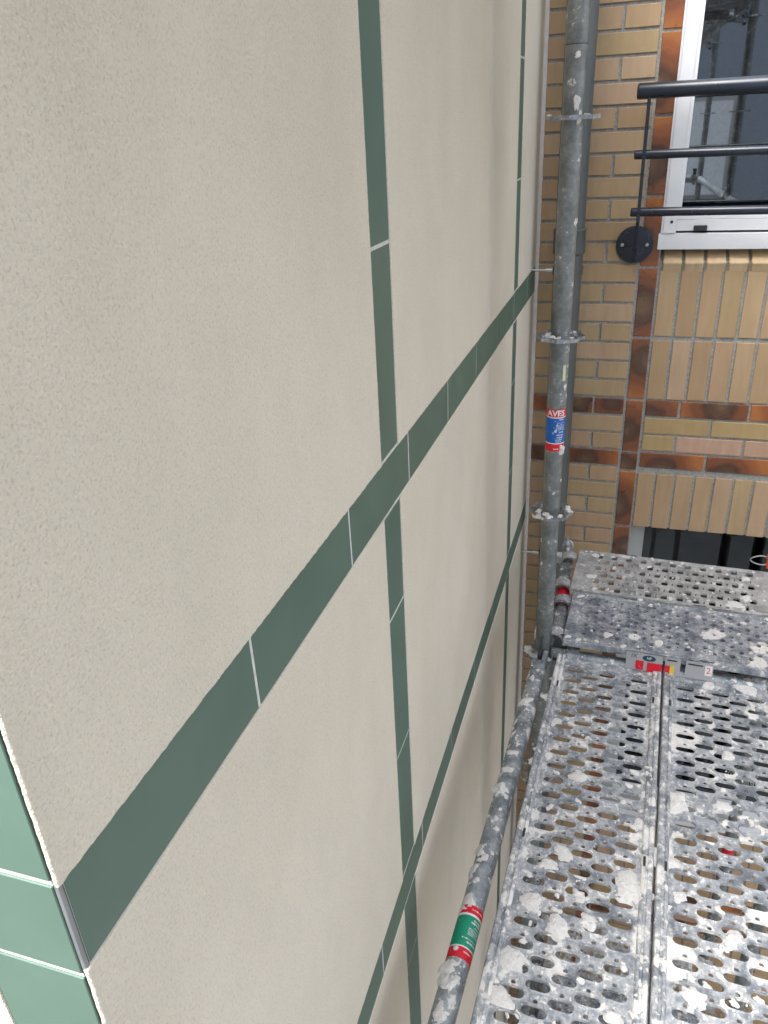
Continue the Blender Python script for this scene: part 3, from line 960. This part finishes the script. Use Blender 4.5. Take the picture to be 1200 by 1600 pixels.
# ------------------------------------------------------------------ scaffold : ledgers
def head(t, p, d, name='wedge_head'):
    """cast wedge head at point p gripping a rosette; d = direction away from the post (local space)"""
    d = Vector(d).normalized(); up = Vector((0, 0, 1)); sd = d.cross(up).normalized()
    b = MB()
    def blk(s0, s1, w0, w1, z0, z1, c=0.0):
        V = []
        for s_, w_ in ((s0, w0), (s1, w1)):
            for zz_ in (z0, z1):
                for q in (-1, 1): V.append(Vector(p) + d * s_ + sd * (w_ * q + c) + up * zz_)
        b.add(V, [(0,1,3,2),(4,6,7,5),(0,4,5,1),(2,3,7,6),(0,2,6,4),(1,5,7,3)])
    blk(0.030, 0.075, 0.0075, 0.0070, 0.0065, 0.036, 0.0140)
    blk(0.030, 0.075, 0.0075, 0.0070, 0.0065, 0.036, -0.0140)
    blk(0.030, 0.075, 0.021, 0.0195, -0.030, -0.0065)
    blk(0.066, 0.105, 0.0195, 0.0205, -0.026, 0.026)
    h_ = b.build(name, STEEL_TUBE, t, bevel=0.0030, smooth=True)
    b = MB()
    V = []
    for z_, l_, off in ((-0.045, 0.009, 0.043), (0.035, 0.017, 0.045), (0.058, 0.0125, 0.045), (0.082, 0.0185, 0.046)):
        for q in (-1, 1):
            for e in (-1, 1): V.append(Vector(p) + d * (off + l_ * q) + sd * (0.0032 * e) + up * z_)
    F = [(0, 2, 3, 1), (12, 13, 15, 14)]
    for k in range(3):
        o_ = 4 * k
        F += [(o_, o_+4, o_+6, o_+2), (o_+1, o_+3, o_+7, o_+5), (o_, o_+1, o_+5, o_+4), (o_+2, o_+6, o_+7, o_+3)]
    b.add(V, F)
    b.build('wedge', WEDGE, h_, bevel=0.0012)
    return h_

def ledger(P, Q, label, r=0.0243, heads=(True, True), mat=None, lumps=0, group=None):
    P, Q = Vector(P), Vector(Q)
    t = empty('scaffold_ledger', W(*P))
    tag(t, label, 'scaffold tube', group)
    d = (Q - P); L = d.length; d.normalize()
    a = d * (0.088 if heads[0] else 0); e = d * (L - (0.088 if heads[1] else 0))
    b = MB(); b.tube(a, e, r, 32, True); b.build('tube', mat or STEEL_TUBE, t, smooth=True)
    if heads[0]: head(t, (0, 0, 0), d)
    if heads[1]: head(t, d * L, -d)
    if lumps:
        lb = MB(); sd = d.cross(Vector((0, 0, 1))).normalized()
        for i in range(lumps):
            s_ = random.uniform(0.06, 0.75 * L); th = R(random.uniform(-35, 85))
            n_ = (Vector((0, 0, 1)) * math.cos(th) + sd * math.sin(th)).normalized()
            lump_mesh(lb, d * s_ + n_ * (r - 0.0004), random.uniform(0.004, 0.015), random.uniform(0.0012, 0.0035), n_, random.uniform(0, 99), d, random.uniform(0.7, 1.3))
        tag(lb.build('dried_plaster', LUMP, t, smooth=True), kind='stuff')
    return t
ZL = -1.487
inner = ledger((-0.166, 2.0, ZL), (-0.246, 0.06, ZL + 0.010), 'plaster spattered scaffold tube with a green sticker, beside the stucco wall', lumps=64)
dd = (Vector((-0.246, 0.06, ZL + 0.010)) - Vector((-0.166, 2.0, ZL))).normalized()
lb = MB(); sdv = dd.cross(Vector((0, 0, 1))).normalized()
for s_, th_, r_, h_ in ((0.265, 25, 0.023, 0.006), (0.60, 30, 0.026, 0.008), (1.075, 20, 0.022, 0.006), (1.10, 50, 0.020, 0.007), (0.16, 20, 0.012, 0.004), (0.40, 45, 0.013, 0.003), (0.80, 45, 0.013, 0.003), (1.17, 5, 0.017, 0.004)):
    n_ = (Vector((0, 0, 1)) * math.cos(R(th_)) + sdv * math.sin(R(th_))).normalized()
    lump_mesh(lb, dd * s_ + n_ * 0.0236, r_, h_, n_, random.uniform(0, 99), dd, 1.0)
tag(lb.build('plaster_clump', LUMP, inner, smooth=True), kind='stuff')
S0 = 2.0 - 1.062
axis = tuple(-dd)
org = dd * 0.0
ref = (0.35, -0.3, 1)
def bnd(parent, name, mat, sa, sb, dr): return band(parent, name, mat, (0, 0, 0), dd, ref, 0.0243 + dr, sa, sb)
gs = bnd(inner, 'sticker', RED, 0.938, 0.957, 0.0008)
bnd(gs, 'white_line', PAPER, 0.957, 0.962, 0.0007)
bnd(gs, 'green_field', GREEN, 0.962, 1.030, 0.0008)
bnd(gs, 'white_line', PAPER, 1.030, 1.033, 0.0007)
bnd(gs, 'red_field', RED, 1.033, 1.056, 0.0008)
dashes(gs, PAPER, (0, 0, 0), dd, ref, 0.0256, [(0.948, 0.004, -50, 10)] + [(0.970, 0.004, -60, -10), (0.976, 0.005, -60, 0), (0.984, 0.003, -50, -20)] + [(0.990 + 0.0033 * i, 0.0019, -55, 5) for i in range(5)] + [(1.013, 0.003, -50, 25), (1.020, 0.006, -50, 0), (1.042, 0.004, -40, 0)], 21)

ledger((-0.165, 2.0, ZL), (0.600, 1.985, ZL), 'scaffold tube across the far ends of the slotted planks, mostly hidden by them', heads=(True, True))
back = ledger((-0.122, 2.06, -1.452), (-0.150, 2.66, -1.452), 'short scaffold tube with a red sticker behind the post, carrying the cross planks', r=0.0222, heads=(False, False))
bd = (Vector((-0.150, 2.66, 0)) - Vector((-0.122, 2.06, 0))).normalized()
rs = band(back, 'sticker', RED, (0, 0, 0), bd, (0, 0, 1), 0.0232, 0.155, 0.255)
band(rs, 'white_line', PAPER, (0, 0, 0), bd, (0, 0, 1), 0.0236, 0.20, 0.206)
for s_ in (0.10, 0.285, 0.475):
    b = MB(); b.tube(bd * (s_ - 0.016), bd * (s_ + 0.016), 0.0262, 28, True, prof=[(0, 0.0245), (0.2, 0.0275), (0.8, 0.0275), (1, 0.0245)])
    b.build('collar', STEEL_TUBE, back, smooth=True)
b = MB(); c = bd * 0.52
b.tube(c + Vector((0, 0, 0.015)), c + Vector((0, 0, 0.075)), 0.009, 14, True, prof=[(0, 0.012), (0.4, 0.010), (0.55, 0.0135), (0.75, 0.006), (1, 0.005)])
b.build('eye_pin', STEEL_TUBE, back, smooth=True)
ledger((0.600, 1.985, ZL), (0.628, 2.69, ZL), 'scaffold tube under the outer ends of the cross planks', heads=(True, True))
ledger((0.600, 1.985, ZL + 0.01), (0.535, 0.03, ZL + 0.01), 'scaffold tube along the outer edge of the slotted planks', heads=(True, True))
for X0, Y0_, nm in ((0.600, 1.985, 'upper'),):
    ledger((X0, Y0_, ZL + 0.9985), (0.535, 0.03, ZL + 0.9985), 'scaffold guard tube at waist height on the outer side of the deck', heads=(True, True))
    ledger((X0, Y0_, ZL + 0.50), (0.535, 0.03, ZL + 0.50), 'scaffold guard tube at knee height on the outer side of the deck', heads=(True, True))
ledger((-0.248, 0.06, ZL), (0.535, 0.03, ZL), 'scaffold tube carrying the near ends of the slotted planks', heads=(True, True))

# ------------------------------------------------------------------ scaffold : planks
def stadium(cx, cy, L, Wd, n=6, along='y'):
    r = Wd / 2; s_ = L / 2 - r; pts = []
    for i in range(n + 1):
        a = -math.pi / 2 + math.pi * i / n; pts.append((s_ + r * math.cos(a), r * math.sin(a)))
    for i in range(n + 1):
        a = math.pi / 2 + math.pi * i / n; pts.append((-s_ + r * math.cos(a), r * math.sin(a)))
    return [(cx + (q if along == 'y' else p), cy + (p if along == 'y' else -q) * (1 if along == 'y' else 1)) if along == 'x' else (cx + q, cy + p) for p, q in pts]
def rrect(cx, cy, sx, sy, r, n=3):
    pts = []
    for qx, qy, a0 in ((1, 1, 0), (-1, 1, 90), (-1, -1, 180), (1, -1, 270)):
        for i in range(n + 1):
            a = R(a0 + 90 * i / n)
            pts.append((cx + qx * (sx/2 - r) + r * math.cos(a), cy + qy * (sy/2 - r) + r * math.sin(a)))
    return pts
def circ(cx, cy, r, n=12): return [(cx + r * math.cos(2*math.pi*i/n), cy + r * math.sin(2*math.pi*i/n)) for i in range(n)]

def plate(L, half, holes, rim_h, rim_w, lip):
    """perforated sheet with flanged holes"""
    vs = [Vector((0, -half)), Vector((L, -half)), Vector((L, half)), Vector((0, half))]
    es = [(0, 1), (1, 2), (2, 3), (3, 0)]; fs = []
    for pts, _ in holes:
        if sum(pts[i-1][0]*pts[i][1] - pts[i][0]*pts[i-1][1] for i in range(len(pts))) < 0: pts.reverse()
        n0 = len(vs); n = len(pts)
        vs += [Vector(p) for p in pts]
        es += [(n0 + i, n0 + (i + 1) % n) for i in range(n)]
        fs.append(list(range(n0, n0 + n)))
    V, E_, F, ov, oe, of = delaunay_2d_cdt(vs, es, fs, 0, 1e-7)
    keep = [f for f, o in zip(F, of) if not o]
    b = MB()
    n = len(V)
    b.v = [(p.x, p.y, 0.0) for p in V] + [(p.x, p.y, -0.0016) for p in V]
    b.f = [tuple(f) for f in keep] + [tuple(i + n for i in reversed(f)) for f in keep]
    for pts, rim in holes:
        m_ = len(pts)
        c = Vector((sum(p[0] for p in pts) / m_, sum(p[1] for p in pts) / m_))
        ring = []
        prof = [(rim_w, 0.0004), (rim_w * 0.45, rim_h), (0.0, rim_h * 0.9), (-0.0006, -lip)] if rim else [(0.0008, 0.0003), (0.0, 0.0), (-0.0003, -lip * 0.6)]
        if rim == 2: prof = [(rim_w, 0.0003), (rim_w * 0.5, -0.0 + rim_h), (0, rim_h * 0.6), (-0.0004, -lip)]
        rings = []
        for off, z in prof:
            pr = []
            for i in range(m_):
                p0, p1, p2 = Vector(pts[i - 1]), Vector(pts[i]), Vector(pts[(i + 1) % m_])
                nn = Vector(((p2 - p0).y, -(p2 - p0).x)).normalized()
                if nn.dot(p1 - c) < 0: nn = -nn
                q = p1 + nn * off
                pr.append((q.x, q.y, z))
            rings.append(pr)
        base = len(b.v)
        for pr in rings: b.v += pr
        for k in range(len(rings) - 1):
            for i in range(m_):
                j = (i + 1) % m_
                b.f.append((base+k*m_+i, base+k*m_+j, base+(k+1)*m_+j, base+(k+1)*m_+i))
    return b

def sweep(b, prof, L, mirror):
    pr = [(-v if mirror else v, z) for v, z in prof]
    n = len(pr); base = len(b.v)
    for x in (0, L):
        b.v += [(x, v, z) for v, z in pr]
    for i in range(n):
        j = (i + 1) % n
        b.f.append((base + i, base + j, base + n + j, base + n + i))
    b.f.append(tuple(base + i for i in range(n))); b.f.append(tuple(base + n + i for i in reversed(range(n))))

def lumps_obj(parent, L, half, n, spots, zf=0.0, rmin=0.002, rmax=0.0095):
    lb = MB()
    for i in range(n):
        x, y = random.uniform(0.01, L - 0.01), random.uniform(-half, half)
        if random.random() < 0.35: y = random.choice((-1, 1)) * random.uniform(half * 0.86, half)
        lump_mesh(lb, (x, y, zf + (0.006 if abs(y) > half * 0.86 else 0.0)), random.uniform(rmin, rmax), random.uniform(0.0008, 0.0024), seed=random.uniform(0, 99), stretch=random.uniform(0.7, 1.7))
    for x, y, r_, h_ in spots:
        lump_mesh(lb, (x, y, zf), r_, h_, seed=random.uniform(0, 99), stretch=random.uniform(0.9, 1.3))
    return tag(lb.build('dried_plaster', LUMP, parent, smooth=True), kind='stuff')

def hook(parent, x, y, mat, sgn):
    b = MB(); n = 10
    outer_ = [(math.cos(a) * 0.034, math.sin(a) * 0.034) for a in [R(200 - 220 * i / n) for i in range(n + 1)]]
    inner_ = [(math.cos(a) * 0.0255, math.sin(a) * 0.0255) for a in [R(200 - 220 * i / n) for i in range(n + 1)]]
    V = []
    for yy in (-0.019, 0.019):
        V += [(x + sgn * p, y + yy, q - 0.028) for p, q in outer_] + [(x + sgn * p, y + yy, q - 0.028) for p, q in inner_]
    k = n + 1; F = []
    for i in range(n):
        F += [(i, i+1, k+i+1, k+i), (2*k+i, 3*k+i, 3*k+i+1, 2*k+i+1), (i, 2*k+i, 2*k+i+1, i+1), (k+i, k+i+1, 3*k+i+1, 3*k+i)]
    F += [(0, k, 3*k, 2*k), (n, 2*k+n, 3*k+n, k+n)]
    b.add(V, F)
    b.box(x - sgn*0.0 + (-0.06 if sgn < 0 else 0.028) , x + (-0.028 if sgn < 0 else 0.06), y - 0.017, y + 0.017, -0.032, -0.003)
    return b.build('hook', mat, parent, bevel=0.001)

# --- slotted plank
PL, PW = 1.80, 0.1505
holes = []
for j in range(5):
    v = (j - 2) * 0.0455
    i = 0
    while True:
        x = 0.062 + 0.0497 * i + (0.0253 if j % 2 else 0.0)
        if x > PL - 0.06: break
        holes.append((stadium(x, v, 0.0488, 0.0228), 1))
        if x + 0.034 < PL - 0.05: holes.append((circ(x + 0.0335 if False else x - 0.0190, v, 0.0050, 10), 0) if i else (circ(x - 0.0190, v, 0.0050, 10), 0))
        i += 1
# drop duplicates / overlaps of small holes
small = []
clean = []
for pts, rim in holes:
    if rim: clean.append((pts, rim)); continue
    c = (sum(p[0] for p in pts)/len(pts), sum(p[1] for p in pts)/len(pts))
    if any(abs(c[0]-s_[0]) < 0.012 and abs(c[1]-s_[1]) < 0.012 for s_ in small): continue
    small.append(c); clean.append((pts, rim))
LIP = [(0.1245, 0.0003), (0.1265, 0.0058), (0.1290, 0.0075), (0.1320, 0.0075), (0.1340, 0.0045), (0.1375, 0.0042), (0.1395, 0.0078), (0.1440, 0.0090), (0.1480, 0.0075), (0.1502, 0.0035), (0.1505, -0.045), (0.1440, -0.050), (0.1440, -0.047), (0.1478, -0.043), (0.1478, 0.000), (0.1245, -0.0030)]
def slotted_plank(label, loc, rz, group=None, spots=(), n=60):
    t = empty('scaffold_plank', loc, rz)
    tag(t, label, 'scaffold plank', group)
    if 'slot' not in _cache:
        o = plate(PL, 0.1246, clean, 0.0013, 0.0036, 0.0055).build('deck_plate', STEEL_PLANK, t, smooth=True)
        _cache['slot'] = o.data
    else: link_obj('deck_plate', _cache['slot'], None, t)
    for mir in (True, False):
        key = 'lip%d' % mir
        if key not in _cache:
            b = MB(); sweep(b, LIP, PL, mir)
            o = b.build('side_rail', STEEL_PLANK, t, smooth=True); _cache[key] = o.data
        else: o = link_obj('side_rail', _cache[key], None, t)
        for x in (0.145, 0.695, 1.245):  # black blocks on the rail stand in for the dark of open slots
            b = bbox_mesh(0.026, 0.0055, 0.0014, 0.0006, BLACK, 'slot')
            link_obj('slot_shade_block', b, None, o, ((x, (-1 if mir else 1) * 0.1310, 0.0074)))
    for y in (-0.108, 0.108):
        hook(t, -0.034, y, STEEL_PLANK, -1); hook(t, PL + 0.034, y, STEEL_PLANK, 1)
    for x in (-0.0002, PL + 0.0002):
        link_obj('end_plate', bbox_mesh(0.0025, 0.248, 0.0475, 0.0005, STEEL_PLANK), None, t, (x, 0, -0.0243))
    if n: lumps_obj(t, PL * 0.68, 0.146, n, spots)
    return t

YAW = math.atan2(-1, -0.0375)
un = Vector((0.0375, 1, 0)).normalized(); vn = Vector((1, -0.0375, 0)).normalized()
E1 = Vector((0.0325, 1.957, -1.455))
E2 = E1 + vn * 0.3062
SPL = [(0.407,1.930,0.037),(0.342,1.644,0.021),(0.227,0.986,0.029),(0.110,1.191,0.039),(0.182,1.276,0.029),(-0.071,1.200,0.027),(-0.086,1.099,0.028),(-0.029,1.055,0.025),(0.031,1.086,0.019),(-0.106,0.965,0.024),(-0.123,1.221,0.021),(-0.117,0.885,0.025),(0.008,1.140,0.018),(0.214,1.461,0.029),(0.313,1.466,0.020),(-0.109,1.847,0.018),(-0.126,1.756,0.017),(-0.130,1.501,0.016),(0.304,1.118,0.021),(-0.017,1.485,0.024),(-0.034,1.245,0.022),(0.128,1.360,0.022),(0.206,1.193,0.018),(0.088,0.906,0.018)]
def local_spots(E, lst, lim):
    out = []
    for x, y, r_ in lst:
        d = Vector((x, y, 0)) - Vector((E.x, E.y, 0))
        lx, ly = -d.dot(un), d.dot(vn)
        if abs(ly) < lim: out.append((lx, ly, r_ * 1.1, 0.002 + r_ * 0.11))
    return out
def big(E): return W(E.x, E.y, E.z)
P1 = slotted_plank('slotted galvanised plank caked with plaster, next to the stucco wall', big(E1), YAW, spots=local_spots(E1, SPL, 0.151), n=100)
P2 = slotted_plank('slotted galvanised plank with dried plaster, outer one of the pair at the right edge', big(E2), YAW, spots=local_spots(E2, SPL, 0.151), n=70)

# --- round-hole plank and square-hole plank (across)
def cross_plank(kind, label, loc, rz, spots=(), n=30):
    t = empty('scaffold_plank', loc, rz)
    tag(t, label, 'scaffold plank')
    L, half = (0.66, 0.140) if kind == 'round' else (0.628, 0.139)
    mat = STEEL_DARK if kind == 'round' else STEEL_PALE
    if kind not in _cache:
        hs_ = []
        if kind == 'round':
            cols = [0.0565 + 0.0245 * i for i in range(13)] + [0.4025 + 0.0245 * i for i in range(9)]
            for i, x in enumerate(cols):
                for k in range(5):
                    v = (0.11 if i % 2 == 0 else 0.085) - 0.05 * k
                    if v < -0.105: continue
                    hs_.append((circ(x, v, 0.0076, 12), 2))
                    if k < 4: hs_.append((circ(x, v - 0.019, 0.0031, 8), 0))
        else:
            for i in range(21):
                x = 0.0757 + 0.0245 * i
                for k in range(3):
                    v = (0.117 if i % 2 == 0 else 0.071) - 0.0920 * k
                    if v < -0.125: continue
                    v = max(-0.108, min(0.108, v * 0.97))
                    hs_.append((rrect(x, v, 0.0205, 0.0290, 0.006), 1))
                    vs_ = v - 0.0455
                    if vs_ > -0.118: hs_.append((stadium(x, vs_, 0.0125, 0.0045, 4), 0))
        o = plate(L, half - 0.0145, hs_, 0.0012, 0.0034, 0.006).build('deck_plate', mat, t, smooth=True)
        _cache[kind] = o.data
        pr = [(half - 0.0146, 0.0003), (half - 0.0125, 0.0035), (half - 0.0095, 0.0035), (half - 0.008, 0.001), (half - 0.006, 0.001), (half - 0.0045, 0.004), (half - 0.001, 0.0035), (half, 0.0), (half, -0.017), (half - 0.007, -0.021), (half - 0.007, -0.018), (half - 0.0025, -0.015), (half - 0.0025, -0.002), (half - 0.0146, -0.003)]
        for mir in (True, False):
            b = MB(); sweep(b, pr, L, mir); o = b.build('side_rail', mat, t, smooth=True); _cache[kind + 'r%d' % mir] = o.data
    else:
        link_obj('deck_plate', _cache[kind], None, t)
        for mir in (True, False): link_obj('side_rail', _cache[kind + 'r%d' % mir], None, t)
    for x in (-0.0002, L + 0.0002):
        link_obj('end_plate', bbox_mesh(0.0025, 2*half - 0.02, 0.0175, 0.0005, mat), None, t, (x, 0, -0.0092))
    for y in (-0.095, 0.095):
        hook(t, -0.030, y, mat, -1); hook(t, L + 0.030, y, mat, 1)
    for x, y in ((0.405, -half + 0.0012), (0.18, half - 0.0012)):  # raised black strips give the slots' shade as colour
        link_obj('slot_shade_block', bbox_mesh(0.04, 0.0034, 0.0014, 0.0004, BLACK), None, t, (x, y, 0.0043))
    if n: lumps_obj(t, L, half * 0.95, n, spots, rmax=0.009)
    return t
ZA = -1.405
ABS = [(0.024,2.029,0.026),(0.318,2.089,0.040),(0.171,2.021,0.022),(0.406,2.288,0.035),(-0.042,2.518,0.022),(-0.044,2.367,0.030),(0.451,2.458,0.028),(0.439,2.334,0.027),(0.115,2.259,0.016),(0.023,2.557,0.022),(0.328,2.251,0.015)]
def sp_cross(o, sl_):
    out = []
    a = Vector((1, sl_)).normalized(); b_ = Vector((-sl_, 1)).normalized()
    for x, y, r_ in ABS:
        d = Vector((x - o[0], y - o[1]))
        lx, ly = d.dot(a), d.dot(b_)
        if abs(ly) < 0.138 and 0 < lx < 0.63: out.append((lx, ly, r_ * 0.85, 0.0016 + r_ * 0.04))
    return out
A = cross_plank('round', 'dull cross plank with small round holes and white blobs, in front of the square-hole plank', W(-0.100, 2.108, ZA), math.atan(-0.0375), sp_cross((-0.1, 2.108), -0.0375), 46)
B = cross_plank('square', 'pale cross plank with rounded square holes, nearest the brick facade', W(-0.103, 2.403, ZA), math.atan(-0.040), sp_cross((-0.103, 2.403), -0.04), 46)

# ---- label stuck on the far end of the slotted planks
def sticker_flat(parent, name, mat, x0, x1, y0, y1, z, th=0.0006):
    b = MB(); b.box(x0, x1, y0, y1, z, z + th)
    return b.build(name, mat, parent)
def flat_text(parent, name, mat, s, size, x, y, z, rot):
    V, F = text_tris(s, size)
    c_, s_ = math.cos(rot), math.sin(rot)
    b = MB(); b.add([(x + v.x * c_ - v.y * s_, y + v.x * s_ + v.y * c_, z) for v in V], F)
    return b.build(name, mat, parent)
def end_bar(parent):
    b = MB(); b.tube((-0.004, -0.122, -0.004), (-0.004, 0.122, -0.004), 0.0150, 20, True)
    return b.build('end_bar', STEEL_TUBE, parent, smooth=True)
end_bar(P1); end_bar(P2)
TILT = R(76)
def label_plate(parent, y0, y1):
    """a plate folded up at the plank end, facing the standpoint; local x of the returned plate runs down its slope"""
    b = MB(); b.box(-0.052, 0.0, y0, y1, -0.0012, 0.0)
    o = b.build('label_plate', LABEL, parent, loc=(0.0125, 0, 0.0016), rot=(0, TILT, 0))
    return o
lab = label_plate(P1, 0.048, 0.1495)
flat_text(lab, 'lettering', INK, 'IX', 0.018, -0.042, 0.070, 0.0006, R(90))
b = MB(); b.add([(-0.040 + 0.0088 * math.cos(t), 0.112 + 0.0185 * math.sin(t), 0.0006) for t in [2*math.pi*i/28 for i in range(28)]], [tuple(range(28))])
lg = b.build('oval_logo', TEAL, lab)
flat_text(lab, 'lettering', PAPER, 'NP', 0.011, -0.040, 0.112, 0.0011, R(90))
sticker_flat(lab, 'red_tape', RED, -0.030, -0.002, 0.076, 0.098, 0.0006, 0.0008)
sticker_flat(lab, 'red_tape', RED, -0.028, 0.000, 0.108, 0.1495, 0.0012, 0.0008)
dashes_rows = [(0.120, 0.0024), (0.128, 0.004), (0.136, 0.0024)]
lab2 = label_plate(P2, -0.1495, -0.108)
lab3 = label_plate(P2, -0.094, -0.020)
sticker_flat(lab2, 'red_tape', RED, -0.028, 0.000, -0.1495, -0.136, 0.0006, 0.0008)
sticker_flat(lab2, 'yellow_tape', YELLOW, -0.030, 0.000, -0.1355, -0.124, 0.0006, 0.0008)
sticker_flat(lab2, 'black_bar', INK, -0.047, -0.043, -0.145, -0.118, 0.0006, 0.0005)
sticker_flat(lab3, 'black_bar', INK, -0.045, -0.041, -0.088, -0.048, 0.0006, 0.0005)
l3 = sticker_flat(lab3, 'number_label', PAPER, -0.046, -0.016, -0.042, -0.023, 0.0006, 0.0006)
flat_text(lab3, 'lettering', ORANGE, '2', 0.026, -0.031, -0.0325, 0.0017, R(90))

# ---- orange clip with a wire loop at the end of the square-hole plank
oc = empty('orange_clip', W(0.548, 2.585, -1.40))
tag(oc, 'small orange plastic clip with a pale wire loop at the end of the square-hole plank', 'clip')
b = MB(); b.box(-0.018, 0.030, -0.012, 0.012, -0.022, 0.026); b.build('clip_body', ORANGE, oc, bevel=0.004)
b = MB()
prev = None
for i in range(25):
    a = 2 * math.pi * i / 24
    q = Vector((-0.040 + 0.030 * math.cos(a), 0.004 * math.sin(2*a), 0.004 + 0.017 * math.sin(a)))
    if prev is not None: b.tube(prev, q, 0.0024, 8)
    prev = q
b.build('wire_loop', LABEL, oc, smooth=True)

# ---- the lift below and the lift above, the same deck again
DZ = 4 * 0.4985
def lift(dz, names):
    lab_ = iter(names)
    for src in (P1, P2, A, B):
        c = copy_tree(src); c.location = src.location + Vector((0, 0, dz)); c['label'] = next(lab_)
lift(-DZ, ['slotted plank of the lift below, on the stucco wall side', 'slotted plank of the lift below, on the outer side',
           'round-hole cross plank of the lift below, glimpsed through the slots', 'square-hole cross plank of the lift below, by the brick facade'])
for src, w_ in ((P1, 'inner'), (P2, 'outer')):
    c = copy_tree(src); c.location = src.location + Vector((0, 0, DZ)); c['label'] = 'slotted plank overhead, %s one of this bay' % w_
ledger((-0.166, 2.0, ZL + DZ), (0.600, 1.985, ZL + DZ), 'overhead scaffold tube under the far ends of the overhead planks')
for dz, w_ in ((-DZ, 'below'),):
    ledger((-0.166, 2.0, ZL + dz), (-0.246, 0.06, ZL + dz), 'scaffold tube of the lift %s along the stucco wall' % w_)
    ledger((-0.165, 2.0, ZL + dz), (0.600, 1.985, ZL + dz), 'scaffold tube of the lift %s under the far plank ends' % w_)
    ledger((0.600, 1.985, ZL + dz), (0.535, 0.03, ZL + dz), 'scaffold tube of the lift %s along the outer deck edge' % w_)
    ledger((-0.248, 0.06, ZL + dz), (0.535, 0.03, ZL + dz), 'scaffold tube of the lift %s under the near plank ends' % w_)
    ledger((-0.122, 2.03, ZL + dz), (-0.150, 2.66, ZL + dz), 'short scaffold tube of the lift %s carrying the cross planks' % w_, r=0.0222, heads=(False, False))

# ------------------------------------------------------------------ the bay behind the standpoint and the building across the yard (mirrored in the glass)
q1 = scaffold_post(-0.32, -1.86, 'galvanised scaffold post behind the standpoint, inner side of the second bay', z1=2.6)
q2 = scaffold_post(0.465, -1.89, 'galvanised scaffold post behind the standpoint, outer side of the second bay', z1=2.6)
for k, (src, nm) in enumerate(((P1, 'inner'), (P2, 'outer'))):
    for dz, nz in ((0.0, 'standpoint'), (DZ, 'overhead')):
        c = copy_tree(src)
        c.location = src.location + Vector((-0.0732, -1.95, dz))
        c['label'] = 'slotted plank of the second bay, %s one, at %s level' % (nm, nz)
ledger((-0.248, 0.06, ZL + DZ), (0.535, 0.03, ZL + DZ), 'overhead scaffold tube carrying the second bay planks')
ledger((-0.32, -1.86, ZL + DZ), (0.465, -1.89, ZL + DZ), 'overhead scaffold tube at the far end of the second bay')
ledger((0.535, 0.03, ZL + 0.9985), (0.465, -1.89, ZL + 0.9985), 'scaffold guard tube of the second bay at waist height')
ledger((0.535, 0.03, ZL + 0.50), (0.465, -1.89, ZL + 0.50), 'scaffold guard tube of the second bay at knee height')
ledger((-0.32, -1.86, ZL + 0.9985), (0.465, -1.89, ZL + 0.9985), 'scaffold guard tube closing the second bay at waist height')
ob = empty('opposite_building', (2.0, -9.0, 0))
tag(ob, 'grey building across the yard, mirrored in the upper window', 'building')
b = MB(); b.box(-13, 13, -8, 0, 0.01, 9.6); b.build('wall', simple('grey_render', (0.31, 0.345, 0.39), 0.9), ob)
b = MB(); b.box(-13.3, 13.3, -8.3, 0.3, 9.605, 9.9); b.build('roof', simple('roof_edge', (0.12, 0.12, 0.12), 0.8), ob)
PANEL = simple('sky_white_pane', (0.82, 0.83, 0.84), 0.7)  # painted white stands in for bright sky reflected by the panes
wm = bbox_mesh(1.55, 0.10, 1.5, 0.01, GREYFR, 'w'); pm = bbox_mesh(1.40, 0.04, 1.36, 0.005, PANEL, 'p')
for r_ in range(3):
    for i in range(10):
        o = link_obj('window', wm, None, ob, (-10.3 + 2.3 * i, 0.02, 1.9 + 3.0 * r_))
        link_obj('pane', pm, None, o, (0, 0.055, 0))

for z0, mt in ((-2.93, RED), (-2.895, PAPER), (-2.86, RED), (-3.74, BLUE), (-3.70, PAPER), (-2.40, GREEN)):
    band(p6, 'sticker', mt, (0, 0, 0), (0, 0, 1), (0, -1, 0), PR + 0.0008, H + z0, H + z0 + 0.033)
